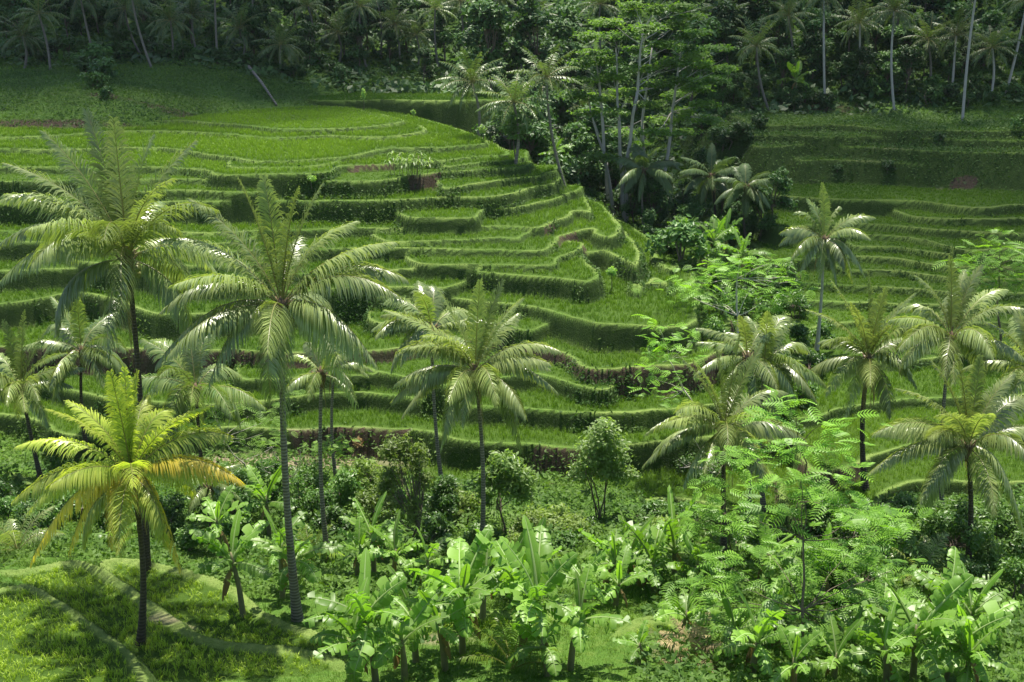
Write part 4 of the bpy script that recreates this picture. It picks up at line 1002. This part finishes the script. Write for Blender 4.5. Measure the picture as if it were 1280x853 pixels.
# the feathery-leaved trees
def tips(lst, D, jit=.8): return [at(px, py, D + rng.normal(0, jit)) for px, py in lst]
feather_tree(hit(1012, 848), tips([(990, 640), (1000, 600), (930, 640), (960, 690), (1060, 690), (1100, 660), (1090, 705), (870, 730), (930, 735), (1045, 745), (1105, 745), (1025, 790), (1075, 800), (960, 775), (890, 755), (1000, 720), (1070, 640), (1120, 710), (1010, 680), (900, 700), (1050, 830)], 38.5, .9),
             'largest feathery-leaved tree, spreading over the lower right corner on a thin dark stem', .66, 5, .075, fork=.35, tone=.05)
feather_tree(hit(1000, 718), tips([(990, 505), (962, 522), (1042, 530), (985, 560), (1020, 565), (1000, 610), (1055, 560), (960, 600), (1060, 605), (1090, 640), (940, 560), (1030, 620)], 44, .6),
             'feathery tree with bright fresh tips right of the bleached palm', .64, 5, .06, fork=.5, tone=.15)
feather_tree(hit(908, 720), tips([(905, 570), (925, 578), (890, 600), (880, 640), (905, 625), (925, 660), (870, 650), (890, 680)], 47, .4), 'slim feathery sapling in front of the bleached palm', .64, 5, .045, fork=.6, tone=.15)
feather_tree(hit(1085, 700), tips([(1075, 640), (1060, 655), (1100, 645), (1120, 670), (1095, 675), (1050, 680), (1130, 655)], 46, .5), 'feathery sapling right of the largest one, below the skirted palm', .64, 5, .05, fork=.6)
feather_tree(hit(918, 452), tips([(865, 352), (880, 372), (900, 335), (925, 325), (945, 340), (960, 330), (985, 345), (970, 362), (910, 350), (940, 360), (860, 368), (995, 352), (880, 340), (895, 380), (955, 375)], 82, 1.6), 'flat-topped feathery tree with pale branches beside the spur foot', .85, 6, .12, bark='twig', fork=.45, spread=.7, tone=.25)
feather_tree(hit(880, 540), tips([(840, 415), (825, 412), (850, 430), (830, 440), (820, 450), (845, 470), (860, 445), (815, 470), (838, 490), (822, 500), (870, 420)], 66, 1.0), 'feathery tree with bare pale branches in front of the middle terraces', .62, 4, .07, bark='twig', fork=.4, spread=.5, tone=.1)
feather_tree(on(1255, 86), tips([(1215, 315), (1230, 330), (1250, 308), (1268, 318), (1285, 312), (1225, 345), (1250, 345), (1275, 340), (1210, 335), (1295, 335), (1240, 320)], 84, 1.5), 'bright flat-topped feathery tree at the right edge', .85, 6, .10, fork=.5, spread=.7, tone=.25)
feather_tree(hit(320, 620), tips([(290, 500), (310, 520), (270, 530), (330, 540), (300, 545), (280, 555), (350, 520), (345, 555), (315, 560), (265, 505)], 60, 1.0), 'feathery shrub-like tree with bare white branches left of the tall grey trunk', .55, 4, .06, bark='twig', fork=.4, spread=.5, mat='canopy', tone=.2)
feather_tree(hit(418, 585), tips([(418, 552), (408, 556), (430, 550), (425, 560)], 63, .2), 'tiny feathery sapling beside the pale palm on the path', .4, 5, .03, mat='canopy', tone=.3)
# bare branches
def bare_branch(p0, ends, label):
    p0 = np.asarray(p0, float); root = thing('bare_branch', label, 'branch', tuple(p0)); mb = MB()
    limbs(mb, p0, [(p0, e, .035, .012) for e in ends] + [(p0 + (e - p0) * .5, e + rng.normal(0, .5, 3), .02, .008) for e in ends], wob=.25)
    mb.build('branches', M['twig'], root)
bare_branch(hit(350, 605), [at(334, 560, 58), at(345, 570, 58), at(375, 562, 57), at(385, 590, 57), at(325, 575, 58)], 'bare white forked branches below the tall palm on the brown path')
bare_branch(hit(905, 590), [at(860, 578, 63), at(875, 570, 63), at(890, 572, 64), at(850, 585, 63)], 'bare white branches sticking out of the scrub under the bleached palm')

# small plants on the terraces
b = hit(764, 365)
tree('sapling', b, 1.9, [(0, 0, 1.7, .42, .42, .3), (.15, 0, 1.45, .3, .3, .2), (-.2, 0, 1.55, .25, .25, .2)], 420, .18, 'single small sapling with round top on the bright spur terrace', mat='broad_light', r0=.04, fork=.7)
def cane_clump(p, label):
    root = thing('cane_clump', label, 'plant', tuple(p)); mb = MB(); mb2 = MB()
    for k in range(16):
        q = p + np.array([rng.normal(0, .9), rng.normal(0, .5), 0]); h = 1.2 + rng.random() * 1.0
        e = q + np.array([rng.normal(0, .25), rng.normal(0, .2), h]); tube(mb2, [q - UP * .1, (q + e) / 2, e], [.03, .025, .02], 5)
        for j in range(9):
            a = rng.random() * 6.3; f = q + (e - q) * (.5 + .5 * rng.random()); hh = np.array([math.cos(a), math.sin(a), 0]); L = .9 + .4 * rng.random()
            P1 = f + hh * L * .35 + UP * L * .4; P2 = f + hh * L * .85 - UP * L * .1; t = np.linspace(0, 1, 5); pp = bez(f, P1, P2, t); w = np.cross(hh, UP) * .055
            ww = np.array([.5, 1, 1, .7, .1])[:, None] * w; v = np.stack([pp - ww, pp + ww], 1).reshape(-1, 3)
            mb.add(v, [[i * 2, i * 2 + 1, i * 2 + 3, i * 2 + 2] for i in range(4)], None, .5 + rng.normal(0, .15))
    mb2.build('stems', M['pseudostem'], root); mb.build('leaves', M['broad_light'], root)
cane_clump(hit(510, 222), 'clump of cane with arching leaves against a bare earth bank high on the spur')
b = hit(645, 205)
tree('sapling', b, 4.6, [(0, 0, 4.2, 1.3, 1.2, .6), (-.6, 0, 3.4, 1.1, 1, .5), (.7, 0, 3.3, 1.1, 1, .5), (0, 0, 2.6, .9, .9, .4)], 1400, .3, 'fresh green sapling on the far side of the spur ridge', mat='broad_mid', r0=.07, tone=.9, fork=.6)
def plant_stub(p, label, h, r):
    tree('small_plant', p, h, [(0, 0, h * .8, r, r, h * .3)], 160, .22, label, cat='plant', mat='broad_light', r0=.04, cname='foliage', fork=.6)
plant_stub(hit(603, 178), 'little pale plant at the tip of the third terrace', 1.6, .5)
plant_stub(hit(455, 138), 'thin stake with a small leafy head behind the plateau', 2.4, .3)
plant_stub(hit(517, 150), 'small pale weed on the plateau edge', 1.1, .3)
plant_stub(hit(390, 235), 'grey-green weed on the terrace bank above the tall palm', 1.0, .45)
# croton-like red leaves on the path
b = hit(448, 575)
tree('red_leaved_plant', b, 1.6, [(0, 0, 1.2, .35, .35, .4)], 150, .3, 'red-leaved plant on the brown path ledge', cat='plant', mat='banana_dry', r0=.03, cname='foliage', aspect=.25)
# fallen trunk on the left bank
p0, p1 = hit(311, 88), hit(346, 134)
root = thing('fallen_log', 'fallen pale tree trunk sloping down the bank above the plateau', 'log', tuple(p1)); mb = MB()
tube(mb, [p0 + UP * .5, (p0 + p1) / 2 + UP * .6, p1 + UP * .25], [.2, .17, .12], 7); mb.build('trunk', M['trunk'], root)
# ---------------------------------------------------------------- shrubs of the valley floor
SHR = []
def shrub(px, py, w, h, mat, tone, n, size, seed, name='shrub', d0=26):
    b = hit(px, py, d0)
    o = tree(name, b, h, blob(9, w * .62, h * .6, h * .22, w * .40, seed), n, size, '', cat='shrub', mat=mat, r0=.05, stems=3, tone=tone, cname='foliage', group='shrubs along the valley bottom', aspect=.45, shell=.35)
    SHR.append(o); return o
k = 0
for px, py, w, h, mt, tn in [
    (300, 640, 1.6, 1.8, 'broad', .35), (340, 625, 1.8, 1.9, 'broad', .25), (375, 650, 1.5, 1.6, 'broad', .4), (285, 612, 1.4, 1.4, 'broad', .2), (395, 622, 1.7, 1.7, 'broad', .3), (430, 645, 1.7, 1.8, 'broad', .45),
    (455, 620, 1.7, 1.8, 'broad_olive', .3), (420, 672, 1.3, 1.3, 'broad', .3), (470, 655, 1.6, 1.9, 'broad_olive', .4), (575, 652, 1.5, 1.7, 'broad_olive', .55), (545, 690, 1.3, 1.3, 'broad', .25), (585, 690, 1.2, 1.2, 'broad', .4),
    (660, 668, 1.7, 1.5, 'broad_olive', .7), (690, 660, 1.6, 1.5, 'broad_olive', .8), (715, 672, 1.5, 1.5, 'broad_olive', .75), (700, 690, 1.3, 1.2, 'broad', .5), (728, 668, 1.2, .8, 'broad', .55), (775, 672, 1.3, .8, 'broad', .6), (815, 650, 1.4, 1.1, 'broad', .5), (830, 668, 1.3, 1.3, 'broad_olive', .5), (855, 655, 1.4, 1.5, 'broad', .4),
    (650, 690, 1.4, 1.2, 'broad_olive', .6), (760, 690, 1.3, 1.2, 'broad', .35), (800, 680, 1.3, 1.3, 'broad', .5), (870, 672, 1.2, 1.2, 'broad_olive', .5), (905, 662, 1.4, 1.2, 'broad_olive', .4), (960, 680, 1.6, 1.5, 'broad', .3), (1035, 680, 1.7, 1.8, 'broad', .3), (1090, 690, 1.7, 1.8, 'broad', .25), (1130, 690, 1.6, 1.6, 'broad', .35),
    (1120, 660, 1.4, 1.4, 'broad', .3), (1145, 730, 1.6, 1.5, 'broad', .4), (1085, 740, 1.5, 1.5, 'broad', .3), (1040, 755, 1.4, 1.3, 'broad', .3), (1265, 750, 1.6, 1.6, 'broad', .3), (1210, 745, 1.3, 1.2, 'broad', .4),
    (40, 660, 1.6, 1.8, 'broad', .3), (75, 668, 1.4, 1.5, 'broad', .3), (5, 645, 1.6, 1.6, 'broad', .2), (140, 668, 1.4, 1.5, 'broad', .25), (210, 670, 1.5, 1.6, 'broad', .3), (235, 690, 1.1, 1.0, 'broad', .4), (300, 690, 1.2, 1.1, 'broad', .3), (380, 690, 1.0, 1.0, 'broad', .4), (860, 590, 2.0, 1.0, 'broad', .3), (885, 600, 1.6, 1.0, 'broad', .4), (250, 640, 1.5, 1.5, 'broad', .3)]:
    k += 1; q = .5 if 630 < px < 1000 else 1.0; shrub(px, py, w * 1.05, h * q * (1.25 + .8 * rng.random()), mt, tn, 1900, .17 + .1 * rng.random(), 100 + k)
for px, py, w, h, mt, tn in [(305, 655, 1.3, 2.6, 'broad', .15), (265, 655, 1.2, 2.4, 'broad', .2), (400, 655, 1.2, 2.5, 'broad', .2), (440, 630, 1.3, 2.7, 'broad_olive', .3), (490, 640, 1.3, 2.6, 'broad', .3), (600, 640, 1.2, 2.3, 'broad', .4), (675, 665, 1.1, .8, 'broad_olive', .6), (935, 700, 1.3, 2.0, 'broad', .25), (1010, 660, 1.4, 2.8, 'broad', .2), (1060, 700, 1.4, 2.6, 'broad', .3), (1110, 720, 1.4, 2.8, 'broad', .25), (190, 655, 1.3, 2.4, 'broad', .2), (95, 650, 1.3, 2.4, 'broad', .25), (20, 655, 1.3, 2.5, 'broad', .2), (1160, 690, 1.4, 2.6, 'broad', .4), (1280, 680, 1.5, 2.8, 'broad', .3)]:
    k += 1; shrub(px, py, w, h, mt, tn, 2000, .2, 100 + k)
GUL = []
for px, py, w, h, mt, tn in [(880, 345, 1.9, 3.0, 'broad', .25), (905, 360, 2.0, 3.4, 'broad', .2), (935, 352, 2.0, 3.2, 'broad', .3), (960, 370, 2.0, 3.4, 'broad', .2), (985, 360, 1.8, 2.8, 'broad', .3), (900, 392, 1.8, 2.6, 'broad', .25), (930, 398, 1.9, 3.2, 'broad', .15), (965, 405, 2.0, 3.2, 'broad', .2), (995, 398, 1.8, 2.6, 'broad', .3), (890, 430, 1.6, 2.2, 'broad', .35), (925, 440, 1.8, 2.8, 'broad', .2), (960, 445, 1.8, 2.8, 'broad', .25), (995, 440, 1.6, 2.4, 'broad', .25), (1030, 432, 1.5, 2.0, 'broad', .25), (915, 480, 1.6, 2.4, 'broad', .3), (950, 488, 1.7, 2.6, 'broad', .2), (985, 480, 1.6, 2.4, 'broad', .3), (1020, 470, 1.5, 2.0, 'broad', .3), (940, 530, 1.5, 2.2, 'broad', .3), (975, 525, 1.5, 2.2, 'broad', .25), (1005, 510, 1.4, 2.0, 'broad', .3), (985, 560, 1.4, 1.8, 'broad', .35)]:
    k += 1; o = shrub(px, py, w, h, mt, tn, 1700, .24, 100 + k); SHR.pop(); o['group'] = 'shrubs filling the lower gully'; GUL.append(o)
ordinal_labels(GUL, 'dense shrub in the lower gully right of the spur, %s there')
shr = sorted(SHR, key=lambda o: proj(o.location)[0])
MARK = [(-99, 'near the left edge'), (110, 'behind the yellow palm'), (270, 'below the brown path'), (420, 'left of the olive tree'), (560, 'round the centre palm foot'), (690, 'below the round-headed tree'), (860, 'behind the feathery saplings'), (1060, 'behind the feathery tree'), (1180, 'under the nearest right palm')]
for i, (x0, ph) in enumerate(MARK):
    x1 = MARK[i + 1][0] if i + 1 < len(MARK) else 9999
    g = [o for o in shr if x0 <= proj(o.location)[0] < x1]
    ordinal_labels(g, 'leafy valley shrub ' + ph + ', %s there')

# ---------------------------------------------------------------- the tall layered trees with white stems
def layered(base, stems, layers, n, label, name='tall_layered_tree', size=.40, mat='canopy', r0=.24):
    b = np.asarray(base, float); root = thing(name, label, 'tree', tuple(b)); mb = MB(); js = []
    cc = np.array([l[:3] for l in layers]); rr = np.array([l[3:] for l in layers])
    for f0, f1, f2 in stems:
        f0, f1, f2 = map(np.asarray, (f0, f1, f2)); js += [(f0 - UP * .3, f1, r0, r0 * .7), (f1, f2, r0 * .7, r0 * .3)]
    F = [(np.asarray(s[1]), np.asarray(s[2])) for s in stems]
    for c_, r_ in zip(cc, rr):
        best = min(F, key=lambda f: np.linalg.norm(((f[0] + f[1]) / 2 - c_) * np.array([1, 1, .5])))
        st = best[0] + (best[1] - best[0]) * np.clip((c_[2] - best[0][2]) / max(best[1][2] - best[0][2], .1) - .35, 0, .95)
        js.append((st, c_, r0 * .22, r0 * .07))
        for _ in range(2): js.append(((st + c_) / 2, c_ + rng.normal(0, .6, 3) * r_, r0 * .10, r0 * .03))
    limbs(mb, b, js, wob=.15); mb.build('trunk', M['trunk_pale'], root)
    mb = MB(); leaf_cloud(mb, cc, rr, n, size, 1.2, .5, .25, .5, .2)
    mb.build('crown', M[mat], root, False); return root
def lay(pts, D, rx, rz=.5, jit=2.0): return [(*at(px, py, D + rng.normal(0, jit)), rx * (.7 + .6 * rng.random()), rx * (.7 + .6 * rng.random()), rz * (.7 + .6 * rng.random())) for px, py in pts]
D = 122
layered(on(777, D), [(on(777, D), at(774, 150, D), at(770, 60, D)), (on(764, D + 1), at(752, 135, D + 1), at(745, 70, D + 1)), (on(779, D - 1), at(797, 115, D - 1), at(805, 30, D - 1)), (on(757, D + 2), at(758, 200, D + 2), at(735, 120, D + 2))],
        lay([(735, 45), (760, 28), (790, 15), (820, 12), (850, 8), (740, 65), (775, 45), (810, 35), (845, 30), (725, 80), (755, 75), (795, 62), (830, 55), (860, 45), (730, 100), (765, 95), (805, 85), (840, 78), (720, 118), (750, 122), (785, 115), (820, 105), (850, 100), (735, 140), (770, 140), (810, 130), (790, 5), (835, -5), (865, 20), (870, 70), (745, 195), (760, 198)], D, 2.1, .5),
        17000, 'tall tree with tiers of light green foliage on bare white stems, left of the two')
D = 126
layered(on(815, D), [(on(814, D), at(840, 140, D), at(852, 60, D)), (on(800, D + 2), at(803, 150, D + 2), at(815, 60, D + 2))],
        lay([(860, 60), (880, 80), (845, 118), (870, 110), (890, 100), (880, 130), (855, 140), (895, 60), (905, 85), (830, 150), (870, 40), (820, 165), (850, 165), (885, 150), (780, 165), (800, 180)], D, 2.1, .5), 8500, 'tall tiered tree with forked pale stems, right of and behind its taller twin')

# ---------------------------------------------------------------- the forest, tree by tree
PRO = []
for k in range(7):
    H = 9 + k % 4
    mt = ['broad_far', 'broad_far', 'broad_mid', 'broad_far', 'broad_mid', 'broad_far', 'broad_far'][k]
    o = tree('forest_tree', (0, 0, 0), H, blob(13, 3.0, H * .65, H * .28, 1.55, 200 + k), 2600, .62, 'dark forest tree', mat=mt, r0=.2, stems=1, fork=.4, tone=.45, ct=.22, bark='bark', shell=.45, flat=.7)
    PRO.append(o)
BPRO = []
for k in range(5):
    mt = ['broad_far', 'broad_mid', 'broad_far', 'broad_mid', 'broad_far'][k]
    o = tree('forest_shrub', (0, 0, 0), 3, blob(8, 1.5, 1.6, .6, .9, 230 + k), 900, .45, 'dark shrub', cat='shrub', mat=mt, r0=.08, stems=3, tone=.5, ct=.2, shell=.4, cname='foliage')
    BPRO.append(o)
USED = set()
FOREST = {}
def put(pro, px, D, s, zone, group):
    src = pro[rng.integers(len(pro))]; b = on(px, D); b[2] -= .2
    if src.name not in USED:
        USED.add(src.name); o = src; o.location = tuple(b); o.rotation_euler = (0, 0, rng.random() * 6.3); o.scale = (s, s, s)
    else: o = copy_tree(src, tuple(b), rng.random() * 6.3, s)
    o['group'] = group; FOREST.setdefault(zone, []).append(o); return o
# left slope
for row, (D0, n, s0) in enumerate([(163, 20, .55), (172, 17, .8), (182, 15, 1.0), (194, 14, 1.15), (207, 12, 1.3)]):
    for i in range(n):
        px = -40 + (i + .5) * 700 / n + rng.normal(0, 9)
        put(PRO, px, D0 + rng.normal(0, 2.5), s0 * (.8 + .45 * rng.random()), ('left', row), 'trees of the dark forest on the upper slope')
# behind the plateau right and the gully
for i in range(20):
    put(PRO, 600 + i * 16 + rng.normal(0, 8), 150 + 8 * rng.random() + (i % 4) * 9, .75 + .5 * rng.random(), ('middle', 0), 'trees of the dark forest on the upper slope')
for row, (D0, n, s0) in enumerate([(151, 17, .5), (157, 16, .8), (166, 14, 1.0), (177, 13, 1.2), (190, 11, 1.3)]):
    for i in range(n):
        px = 880 + (i + .5) * 440 / n + rng.normal(0, 8)
        put(PRO, px, D0 + rng.normal(0, 1.5), s0 * (.8 + .45 * rng.random()), ('right', row), 'trees of the dark forest on the upper slope')
for i in range(18):
    put(PRO, 622 + i * 8.5 + rng.normal(0, 5), 124 + rng.random() * 20, .6 + .4 * rng.random(), ('behind', 0), 'trees of the dark gully behind the spur')
for i in range(16):
    px = 790 + i * 11 + rng.normal(0, 6); put(PRO, px, 108 + rng.random() * 20 - max(0, px - 880) * .12, .34 + .22 * rng.random(), ('gully', 0), 'trees of the dark gully behind the spur')
ROWN = ['at the front edge', 'in the second row', 'in the third row', 'in the fourth row', 'in the last row']
for (zone, row), g in FOREST.items():
    wh = {'left': 'forest tree on the left slope ', 'middle': 'forest tree in the gap behind the spur', 'right': 'forest tree on the right slope ', 'gully': 'small tree deep in the gully right of the spur', 'behind': 'low gully tree behind the spur ridge'}[zone]
    ordinal_labels(g, 'dark ' + wh + (ROWN[row] if zone in ('left', 'right') else '') + ', %s')
# shrubs: gully, forest edge and banks
FOREST.clear()
for i in range(34):
    px = 690 + rng.random() * 270; D = 92 + rng.random() * 48
    if px < 790 and D < 118: D += 25
    if px > 900 and D > 112: D -= 22
    put(BPRO, px, D, .7 + .7 * rng.random(), 'gully', 'dark shrubs filling the gully')
ordinal_labels(FOREST['gully'], 'dark gully shrub behind the spur, %s')
for i in range(30):
    put(BPRO, -10 + i * 15.5 + rng.normal(0, 6), 155 + rng.random() * 6, .5 + .5 * rng.random(), 'ledge', 'shrubs along the left forest edge')
ordinal_labels(FOREST['ledge'], 'low shrub along the left forest edge, %s')
for i in range(26):
    put(BPRO, 900 + i * 15 + rng.normal(0, 6), 144 + rng.random() * 5, .5 + .6 * rng.random(), 'bank', 'shrubs along the right forest edge')
ordinal_labels(FOREST['bank'], 'shrub at the foot of the right-hand forest, %s')
for px, py, s in [(1090, 222, .5), (1030, 215, .35), (1255, 168, .9), (1275, 190, 1.0), (965, 125, .8), (935, 165, .7), (915, 190, .8), (905, 230, .9), (1150, 178, .4)]:
    b = hit(px, py, 90); put(BPRO, px, b[1], s, 'slope', 'shrubs scattered on the right slope')
for px, D, q in [(150, 131, .9), (158, 138, 1.1), (146, 144, 1.2), (162, 127, .6), (152, 150, 1.3)]:
    put(BPRO, px, D, q, 'fold', 'shrubs in the fold of the left bank')
ordinal_labels(FOREST['fold'], 'dark shrub in the fold between the two left banks, %s')
ordinal_labels(FOREST['slope'], 'scattered shrub on the open right slope, %s')
# low growth of the forest floor and gully, one mass
fm = (((Y > 152) & (Y < 240) & (X / Y < .02)) | ((Y > 143) & (Y < 235) & (X / Y > .0)) | ((Y > 92) & (Y < 150) & (X / Y > .06) & (X / Y < .215) & (OWN < 0))) & (np.abs(X / Y) < .55)
n = 60000
wt = np.where(fm, CELL, 0).ravel(); idx = rng.choice(len(wt), n, p=wt / wt.sum())
px_ = X.ravel()[idx] + rng.normal(0, .3, n); py_ = Y.ravel()[idx] + rng.normal(0, .3, n)
hh = np.clip(vnoise(px_, py_, 4, 300) * 2.6 + .9, .1, 2.4) * rng.random(n)
pos = np.stack([px_, py_, ground(px_, py_) + hh], -1)
nr = norm(np.array([0, -.3, .8]) + rng.normal(0, .5, (n, 3))); a = norm(np.cross(nr, rng.normal(size=(n, 3)))); b2 = np.cross(nr, a); s = .5 * (.5 + rng.random(n))
sa = (a.T * s).T; sb = (b2.T * s * .5).T
mb = MB(); v = np.stack([pos - sa, pos + sb, pos + sa, pos - sb], 1).reshape(-1, 3); i = np.arange(n) * 4
mb.add(v, np.stack([i, i + 1, i + 2, i + 3], -1), None, np.repeat(np.clip(.4 + vnoise(px_, py_, 5, 301) + rng.normal(0, .12, n), 0, 1), 4))
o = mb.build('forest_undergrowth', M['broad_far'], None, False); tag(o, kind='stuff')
# leafy ground cover of the valley floor
vm = (OWN < 0) & (Y > np.where(X / Y > .13, 33, np.where(np.abs(X / Y + .10) < .06, 38, 46)) + vnoise(X, Y, 3, 312) * 6) & (Y < 78) & (np.abs(X / Y) < .52)
n = 60000
wt = np.where(vm, CELL, 0).ravel(); idx = rng.choice(len(wt), n, p=wt / wt.sum())
px_ = X.ravel()[idx] + rng.normal(0, .12, n); py_ = Y.ravel()[idx] + rng.normal(0, .12, n)
hh = np.clip(vnoise(px_, py_, 2.2, 310) * 1.6 + .45, .05, 1.1) * (.3 + .7 * rng.random(n))
pos = np.stack([px_, py_, ground(px_, py_) + hh], -1)
nr = norm(np.array([0, -.2, .8]) + rng.normal(0, .5, (n, 3))); a = norm(np.cross(nr, rng.normal(size=(n, 3)))); b2 = np.cross(nr, a); s = .14 * (.5 + rng.random(n))
sa = (a.T * s).T; sb = (b2.T * s * .45).T
mb = MB(); v = np.stack([pos - sa, pos + sb, pos + sa, pos - sb], 1).reshape(-1, 3); i = np.arange(n) * 4
mb.add(v, np.stack([i, i + 1, i + 2, i + 3], -1), None, np.repeat(np.clip(.5 + vnoise(px_, py_, 3, 311) + rng.normal(0, .14, n), 0, 1), 4))
o = mb.build('valley_undergrowth', M['under'], None, False); tag(o, kind='stuff')

# rough grass and herbs of the open banks
vm = ((((OWN < 0) & (Y > 117)) | ((OWN >= 0) & (TBL['rice'][OWN] == .22))) & (Y < 165) & (np.abs(X / Y) < .55))
n = 110000
wt = np.where(vm, CELL * np.clip(.5 + vnoise(X, Y, 3, 320) * .9, .05, 1), 0).ravel(); idx = rng.choice(len(wt), n, p=wt / wt.sum())
px_ = X.ravel()[idx] + rng.normal(0, .2, n); py_ = Y.ravel()[idx] + rng.normal(0, .2, n)
pos = np.stack([px_, py_, ground(px_, py_) + .05 + .45 * rng.random(n) ** 2], -1)
nr = norm(np.array([0, -.4, .7]) + rng.normal(0, .5, (n, 3))); a = norm(np.cross(nr, rng.normal(size=(n, 3)))); b2 = np.cross(nr, a); s = .16 * (.4 + rng.random(n))
sa = (a.T * s).T; sb = (b2.T * s * .4).T
mb = MB(); v = np.stack([pos - sa, pos + sb, pos + sa, pos - sb], 1).reshape(-1, 3); i = np.arange(n) * 4
mb.add(v, np.stack([i, i + 1, i + 2, i + 3], -1), None, np.repeat(np.clip(.5 + vnoise(px_, py_, 5, 321) * 1.2 + rng.normal(0, .14, n), 0, 1), 4))
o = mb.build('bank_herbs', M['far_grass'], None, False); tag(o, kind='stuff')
wm = RISER & (Y > 58) & (Y < 112) & (np.abs(X / Y) < .5)
n = 22000
wt = np.where(wm, CELL * np.clip(vnoise(X, Y, 2.5, 330) * 2 - .05, 0, 1), 0).ravel(); idx = rng.choice(len(wt), n, p=wt / wt.sum())
px_ = X.ravel()[idx] + rng.normal(0, .15, n); py_ = Y.ravel()[idx] - .2 + rng.normal(0, .15, n)
pos = np.stack([px_, py_, ground(px_, py_) + .05 + .35 * rng.random(n) ** 1.5], -1)
nr = norm(np.array([0, -.5, .6]) + rng.normal(0, .5, (n, 3))); a = norm(np.cross(nr, rng.normal(size=(n, 3)))); b2 = np.cross(nr, a); s = .13 * (.4 + rng.random(n))
sa = (a.T * s).T; sb = (b2.T * s * .4).T
mb = MB(); v = np.stack([pos - sa, pos + sb, pos + sa, pos - sb], 1).reshape(-1, 3); i = np.arange(n) * 4
mb.add(v, np.stack([i, i + 1, i + 2, i + 3], -1), None, np.repeat(np.clip(.22 + vnoise(px_, py_, 4, 331) * 1.2 + rng.normal(0, .14, n), 0, 1), 4))
o = mb.build('bank_weeds', M['under'], None, False); tag(o, kind='stuff')
# the cloud whose shade lies on the forest and the far slope
SUN_EL, SUN_AZ = R(75), R(8)
CH = 320.0; sh = np.array([math.sin(SUN_AZ), math.cos(SUN_AZ)]) * CH / math.tan(SUN_EL)
mb = MB(); g = np.random.default_rng(77); cnt = 0
while cnt < 430:
    x, y = (g.uniform(-80, -24), g.uniform(124, 165)) if cnt < 60 else (g.uniform(-150, 150), g.uniform(75, 330))
    r = g.uniform(9, 20)
    lim = 118 if x < -24 else 150 if x < 8 else max(82, 150 - (x - 8) * 3.8)
    if y < lim + r * .9: continue
    c = np.array([x + sh[0], y + sh[1], CZ - 22 + CH + g.uniform(0, 26)]); ball(mb, c, r, 14, 9, sq=.8); cnt += 1
m_, nt_, out_ = new_mat('cloud_white'); p_ = nd(nt_, 'ShaderNodeBsdfDiffuse'); p_.inputs[0].default_value = (.85, .86, .88, 1); t_ = nd(nt_, 'ShaderNodeBsdfTransparent'); x_ = nd(nt_, 'ShaderNodeMixShader'); x_.inputs[0].default_value = .90
nt_.links.new(p_.outputs[0], x_.inputs[1]); nt_.links.new(t_.outputs[0], x_.inputs[2]); nt_.links.new(x_.outputs[0], out_.inputs[0])
o = mb.build('cloud', m_, None, True); tag(o, kind='stuff')

# the air of the valley
mb = MB(); x0, x1, y0, y1, z0, z1 = -720, 720, -30, 430, float(min(Z.min(), -6)) - 1.5, float(Z.max()) + 34
c8 = [(x, y, z) for z in (z0, z1) for x, y in ((x0, y0), (x1, y0), (x1, y1), (x0, y1))]
mb.add(c8, [[0, 3, 2, 1], [4, 5, 6, 7], [0, 1, 5, 4], [1, 2, 6, 5], [2, 3, 7, 6], [3, 0, 4, 7]])
m_, nt_, out_ = new_mat('valley_air'); v_ = nd(nt_, 'ShaderNodeVolumePrincipled')
v_.inputs['Color'].default_value = (.80, .88, 1.0, 1); v_.inputs['Density'].default_value = .00005; v_.inputs['Anisotropy'].default_value = .2
nt_.links.new(v_.outputs[0], out_.inputs['Volume'])
o = mb.build('haze', m_, None, False); tag(o, kind='stuff')
# ---------------------------------------------------------------- light, sky, camera
w = bpy.data.worlds.new('World'); SC.world = w; w.use_nodes = True
nt = w.node_tree; nt.nodes.clear()
sky = nd(nt, 'ShaderNodeTexSky'); sky.sky_type = 'NISHITA'; sky.sun_disc = False
sky.sun_elevation = SUN_EL; sky.sun_rotation = SUN_AZ
bg = nd(nt, 'ShaderNodeBackground'); bg.inputs['Strength'].default_value = .085
wo = nd(nt, 'ShaderNodeOutputWorld')
nt.links.new(sky.outputs[0], bg.inputs[0]); nt.links.new(bg.outputs[0], wo.inputs[0])
sl = bpy.data.lights.new('sun', 'SUN'); sl.energy = 5.0; sl.angle = R(.53); sl.color = (1, .94, .82)
so = bpy.data.objects.new('sun', sl); COL.objects.link(so)
sd_ = np.array([math.cos(SUN_EL) * math.sin(SUN_AZ), math.cos(SUN_EL) * math.cos(SUN_AZ), math.sin(SUN_EL)])
from mathutils import Vector
so.rotation_euler = Vector(sd_).to_track_quat('Z', 'Y').to_euler(); so.location = tuple(sd_ * 100)
cd = bpy.data.cameras.new('camera'); cd.lens = 40; cd.sensor_width = 36; cd.clip_end = 3000
cam = bpy.data.objects.new('camera', cd); COL.objects.link(cam)
cam.location = (0, 0, CZ); cam.rotation_euler = (R(90) - PITCH, 0, 0)
SC.camera = cam
vs = SC.view_settings
vs.view_transform = 'Standard'; vs.look = 'None'; vs.gamma = 1; vs.use_curve_mapping = False; vs.exposure = 1.2
SC.render.engine = 'CYCLES'
SC.cycles.max_bounces = 8; SC.cycles.transparent_max_bounces = 24; SC.cycles.diffuse_bounces = 4; SC.cycles.transmission_bounces = 4
